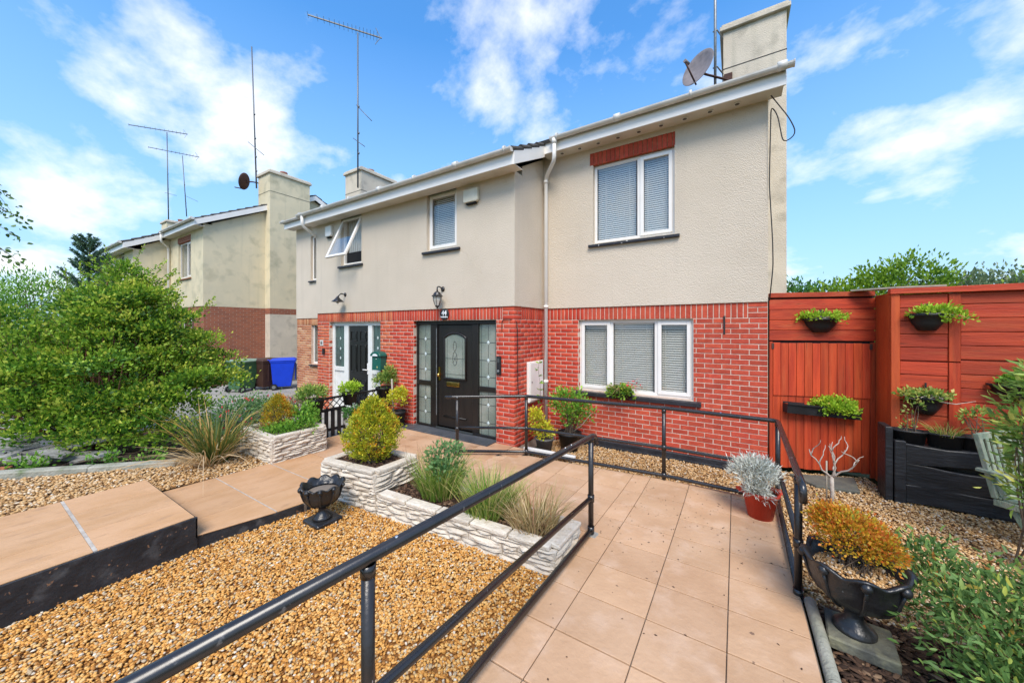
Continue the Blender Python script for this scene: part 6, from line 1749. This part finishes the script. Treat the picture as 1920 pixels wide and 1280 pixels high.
# --- hedge behind the fence
for lab, x, y, zt, r, m in (('dark green shrub top over the fence next to the house', 1.15, 9.6, 3.25, .55, 'l_hedge_dark'),
                            ('bright green shrub top over the gate', 1.75, 9.3, 3.2, .5, 'l_hedge'), ('lime green shrub top behind the fence corner', 2.25, 9.5, 3.42, .5, 'l_hedge'),
                            ('tallest yellow green shrub top behind the fence', 2.75, 9.5, 3.62, .55, 'l_hedge'), ('grey green shrub top behind the middle of the fence', 3.4, 9.9, 3.35, .65, 'l_hedge_grey'),
                            ('wide grey green shrub top further right behind the fence', 4.15, 10.3, 3.35, .7, 'l_hedge_grey'), ('green shrub top at the right edge behind the fence', 4.7, 10.2, 3.4, .65, 'l_hedge')):
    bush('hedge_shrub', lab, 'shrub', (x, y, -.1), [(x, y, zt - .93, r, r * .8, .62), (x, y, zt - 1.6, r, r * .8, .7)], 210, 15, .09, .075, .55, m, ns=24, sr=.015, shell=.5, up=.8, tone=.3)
# --- far left: conifer, soft tree, birch spray
def fir(label, base, h, r):
    T = thing('fir_tree', label, 'tree', base)
    mb = MB(); mb.tube([base, (base[0], base[1], base[2] + h)], [.07, .012], 8); mb.build('trunk', 'twig', T)
    mb = MB(); P = []; D = []
    for k in range(85):
        t = random.uniform(.25, .98); a = random.uniform(0, 6.283); L_ = r * (1.05 - t) ** .75 * random.uniform(.75, 1.1) + .15
        p = Vector((base[0], base[1], base[2] + h * t)); d = Vector((math.cos(a), math.sin(a), .55 + .5 * t)).normalized()
        e = p + d * L_
        mb.tube([p, e], [.012, .004], 4, False)
        for s2 in np.linspace(.12, 1, int(16 + 26 * L_)):
            for _ in range(5): P.append(p.lerp(e, s2)); D.append(d * .8 + Vector((random.gauss(0, .7), random.gauss(0, .7), random.gauss(0, .7))))
    mb.build('branch', 'twig', T)
    leaves('crown', np.array([tuple(p) for p in P]), np.array([tuple(p) for p in D]), .085, .028, 'l_fir', T, rng.random(len(P)))
fir('blue green fir with upswept spiky branches in front of the far house', (-16.6, 2.35, -.1), 4.75, 1.35)
bush('feathery_tree', 'soft pale green feathery tree at the left edge behind the shrub', 'tree', (-20.6, 1.6, -.1), [(-20.6, 1.6, 2.3, 2.0, 2.0, 1.5), (-21.6, .4, 2.0, 1.8, 1.8, 1.5), (-19.4, 2.4, 1.6, 1.3, 1.3, 1.0)], 700, 16, .2, .13, .3, 'l_green', ns=60, sr=.03, parts=('crown', 'trunk'), shell=.5)
BT = thing('birch_tree', 'birch just outside the left edge with thin drooping leafy twigs', 'tree', (-9.9, -.55, -.1))
mb = MB(); mb.tube([(-9.9, -.55, -.1), (-9.92, -.5, 1.5), (-9.85, -.42, 3.2), (-9.8, -.38, 5.2)], [.11, .09, .06, .02], 10); mb.build('trunk', 'birchbark', BT)
mb = MB(); P = []; D = []
br = random.Random(9)
for (x, y), (x2, y2) in (((-90, 330), (32, 376)), ((-90, 370), (52, 418)), ((-90, 395), (30, 445)), ((-90, 420), (45, 500)), ((-90, 440), (18, 478)), ((-95, 280), (20, 395))):
    p0 = at(x, y, 5.0); p1 = at(x2, y2, 5.1 + br.uniform(-.2, .2))
    mid = p0.lerp(p1, .5) + Vector((0, 0, .16))
    pts = [p0 * (1 - t) ** 2 + mid * 2 * t * (1 - t) + p1 * t * t for t in (0, .2, .4, .6, .8, 1)]
    mb.tube([Vector((-9.83, -.4, p0.z - .35))] + pts, [.014, .010, .008, .006, .004, .003, .0015], 5, False)
    for k in range(34):
        t = br.random() ** .6; q = p0 * (1 - t) ** 2 + mid * 2 * t * (1 - t) + p1 * t * t
        P.append(q + Vector((br.gauss(0, .05), br.gauss(0, .05), br.gauss(-.02, .045)))); D.append(Vector((br.gauss(.3, .6), br.gauss(.2, .6), br.gauss(-.5, .4))))
mb.build('branch', 'twig', BT)
leaves('crown', np.array([tuple(p) for p in P]), np.array([tuple(p) for p in D]), .062, .042, 'l_birch', BT, rng.random(len(P)), True)

# --- broken slabs, bricks under the shrub
M('roughslab', (.34, .33, .30), (.18, .17, .155), rough=.9, ns=6, bump=.6, bs=25, c3=(.40, .40, .38), ns3=4, lo3=.55, hi3=.7)
def rough(name, label, cat, c0, L_, W_, th, rz, tilt, mat):
    r = random.Random(hash((c0[0], c0[1])) % 1000)
    n_ = 9; poly = []
    for k in range(n_):
        a = 2 * math.pi * k / n_
        poly.append((L_ / 2 * math.copysign(abs(math.cos(a)) ** .6, math.cos(a)) * r.uniform(.8, 1.05), W_ / 2 * math.copysign(abs(math.sin(a)) ** .6, math.sin(a)) * r.uniform(.8, 1.05), 0))
    mb = MB(); mb.ext(poly, (0, 0, th))
    rot = Matrix.Rotation(rz, 3, 'Z') @ Matrix.Rotation(tilt, 3, 'Y')
    mb.v = [tuple(Vector(c0) + rot @ Vector(p)) for p in mb.v]
    return tag(mb.build(name, mat, None, .006), label, cat, kind='thing')
rough('stone_slab', 'long pale broken stone slab lying nearest the kerb', 'stone slab', (-7.95, .98, .16), 1.0, .30, .05, R(62), R(4), 'roughslab')
rough('stone_slab', 'grey stone slab tilted over the pale one near the kerb', 'stone slab', (-8.25, .95, .27), 1.0, .34, .045, R(58), R(-5), 'roughslab')
rough('stone_slab', 'upper grey slab of the pile under the shrub', 'stone slab', (-8.45, 1.25, .40), .8, .32, .05, R(66), R(-8), 'roughslab')
rough('stone_slab', 'dark slab at the left edge of the pile', 'stone slab', (-8.7, .35, .34), .9, .34, .05, R(55), R(3), 'roughslab')
for i_, (x_, y_, z_, l_, w_, rz_, tl_) in enumerate(((-8.05, .62, .20, .55, .26, 50, 9), (-7.72, 1.12, .15, .42, .22, 70, -7), (-8.35, .35, .24, .5, .24, 62, -10), (-7.85, .80, .27, .36, .2, 40, 12), (-8.6, .75, .38, .6, .28, 66, 6))):
    rough('stone_slab', ('small broken grey slab nearest the left edge of the rubble', 'little pale slab at the kerb end of the rubble', 'tilted grey slab in the middle of the rubble', 'small slab lying on top of the front rubble', 'grey slab at the back of the rubble under the leaves')[i_], 'stone slab', (x_, y_, z_), l_, w_, .045, R(rz_), R(tl_), 'roughslab')
bush('ground_cover', 'low leafy weeds growing through the rubble behind the kerb', 'plant', (-7.9, .9, .1), [(-7.35, 1.15, .16, .3, .2, .1), (-7.7, .62, .2, .3, .2, .1), (-8.2, .15, .26, .4, .25, .12), (-7.0, 1.5, .12, .2, .2, .1)], 70, 12, .05, .05, .6, 'l_green', ns=20, sr=.004, shell=.2, up=.5)
T = thing('loose_brick', 'ridged orange brick lying at the left edge among the slabs', 'brick', (-7.98, .30, .12), R(58), None, True)
M('orangebrick', (.50, .19, .09), (.38, .13, .06), rough=.85, ns=12)
for k in range(4):
    mb = MB(); mb.box(-.15, .15, -.11 + k * .055, -.065 + k * .055, 0, .09); mb.build('ridge', 'orangebrick', T, .004)
mb = MB(); mb.box(-.148, .148, -.108, .10, .002, .075); mb.build('core', 'brick_side', T)

# --- leaf litter on the ramp
n_ = 170
P = np.stack([rng.uniform(-1.1, .35, n_), rng.uniform(1.3, 4.8, n_), np.zeros(n_)], 1)
k_ = rng.random(n_) < .55; P[k_, 1] = rng.uniform(3.2, 4.8, k_.sum()); P[:, 2] = [zr(y) + .003 for y in P[:, 1]]
D = rng.normal(size=P.shape) * np.array([1, 1, .05])
LT = leaves('leaf_litter', P, D, rng.uniform(.008, .026, n_), rng.uniform(.006, .012, n_), 'bark', None, rng.random(n_) * .6, fold=.1, upbias=6)
LT['kind'] = 'stuff'; LT['label'] = 'scattered dark leaf scraps on the tan ramp'; LT['category'] = 'leaf litter'

# --- groups of alike things
GROUPS = {'hanging_planter': 'hanging planters on the red gate and fence', 'oblong_pot': 'oblong pots along the raised bed', 'hedge_shrub': 'shrubs behind the red fence', 'stone_slab': 'broken slabs in the rubble pile',
          'tv_aerial': 'television aerials on the chimneys', 'grass_clump': 'grass clumps in the long planter', 'flower_pot': 'pots along the lattice fence', 'potted_shrub': 'potted shrubs beside the porch', 'golden_conifer': 'golden conifers in the stone planters',
          'garden_urn': 'black garden urns', 'handrail': 'black handrails along the ramp', 'stone_planter': 'cream stone planters', 'alarm_box': 'alarm boxes under the eaves', 'wall_lantern': 'lamps above the front doors', 'satellite_dish': 'satellite dishes on the chimneys'}
for o in scene.objects:
    if o.parent is None and o.get('category') and not o.get('group'):
        g = GROUPS.get(o.name.split('.')[0])
        if g: o['group'] = g
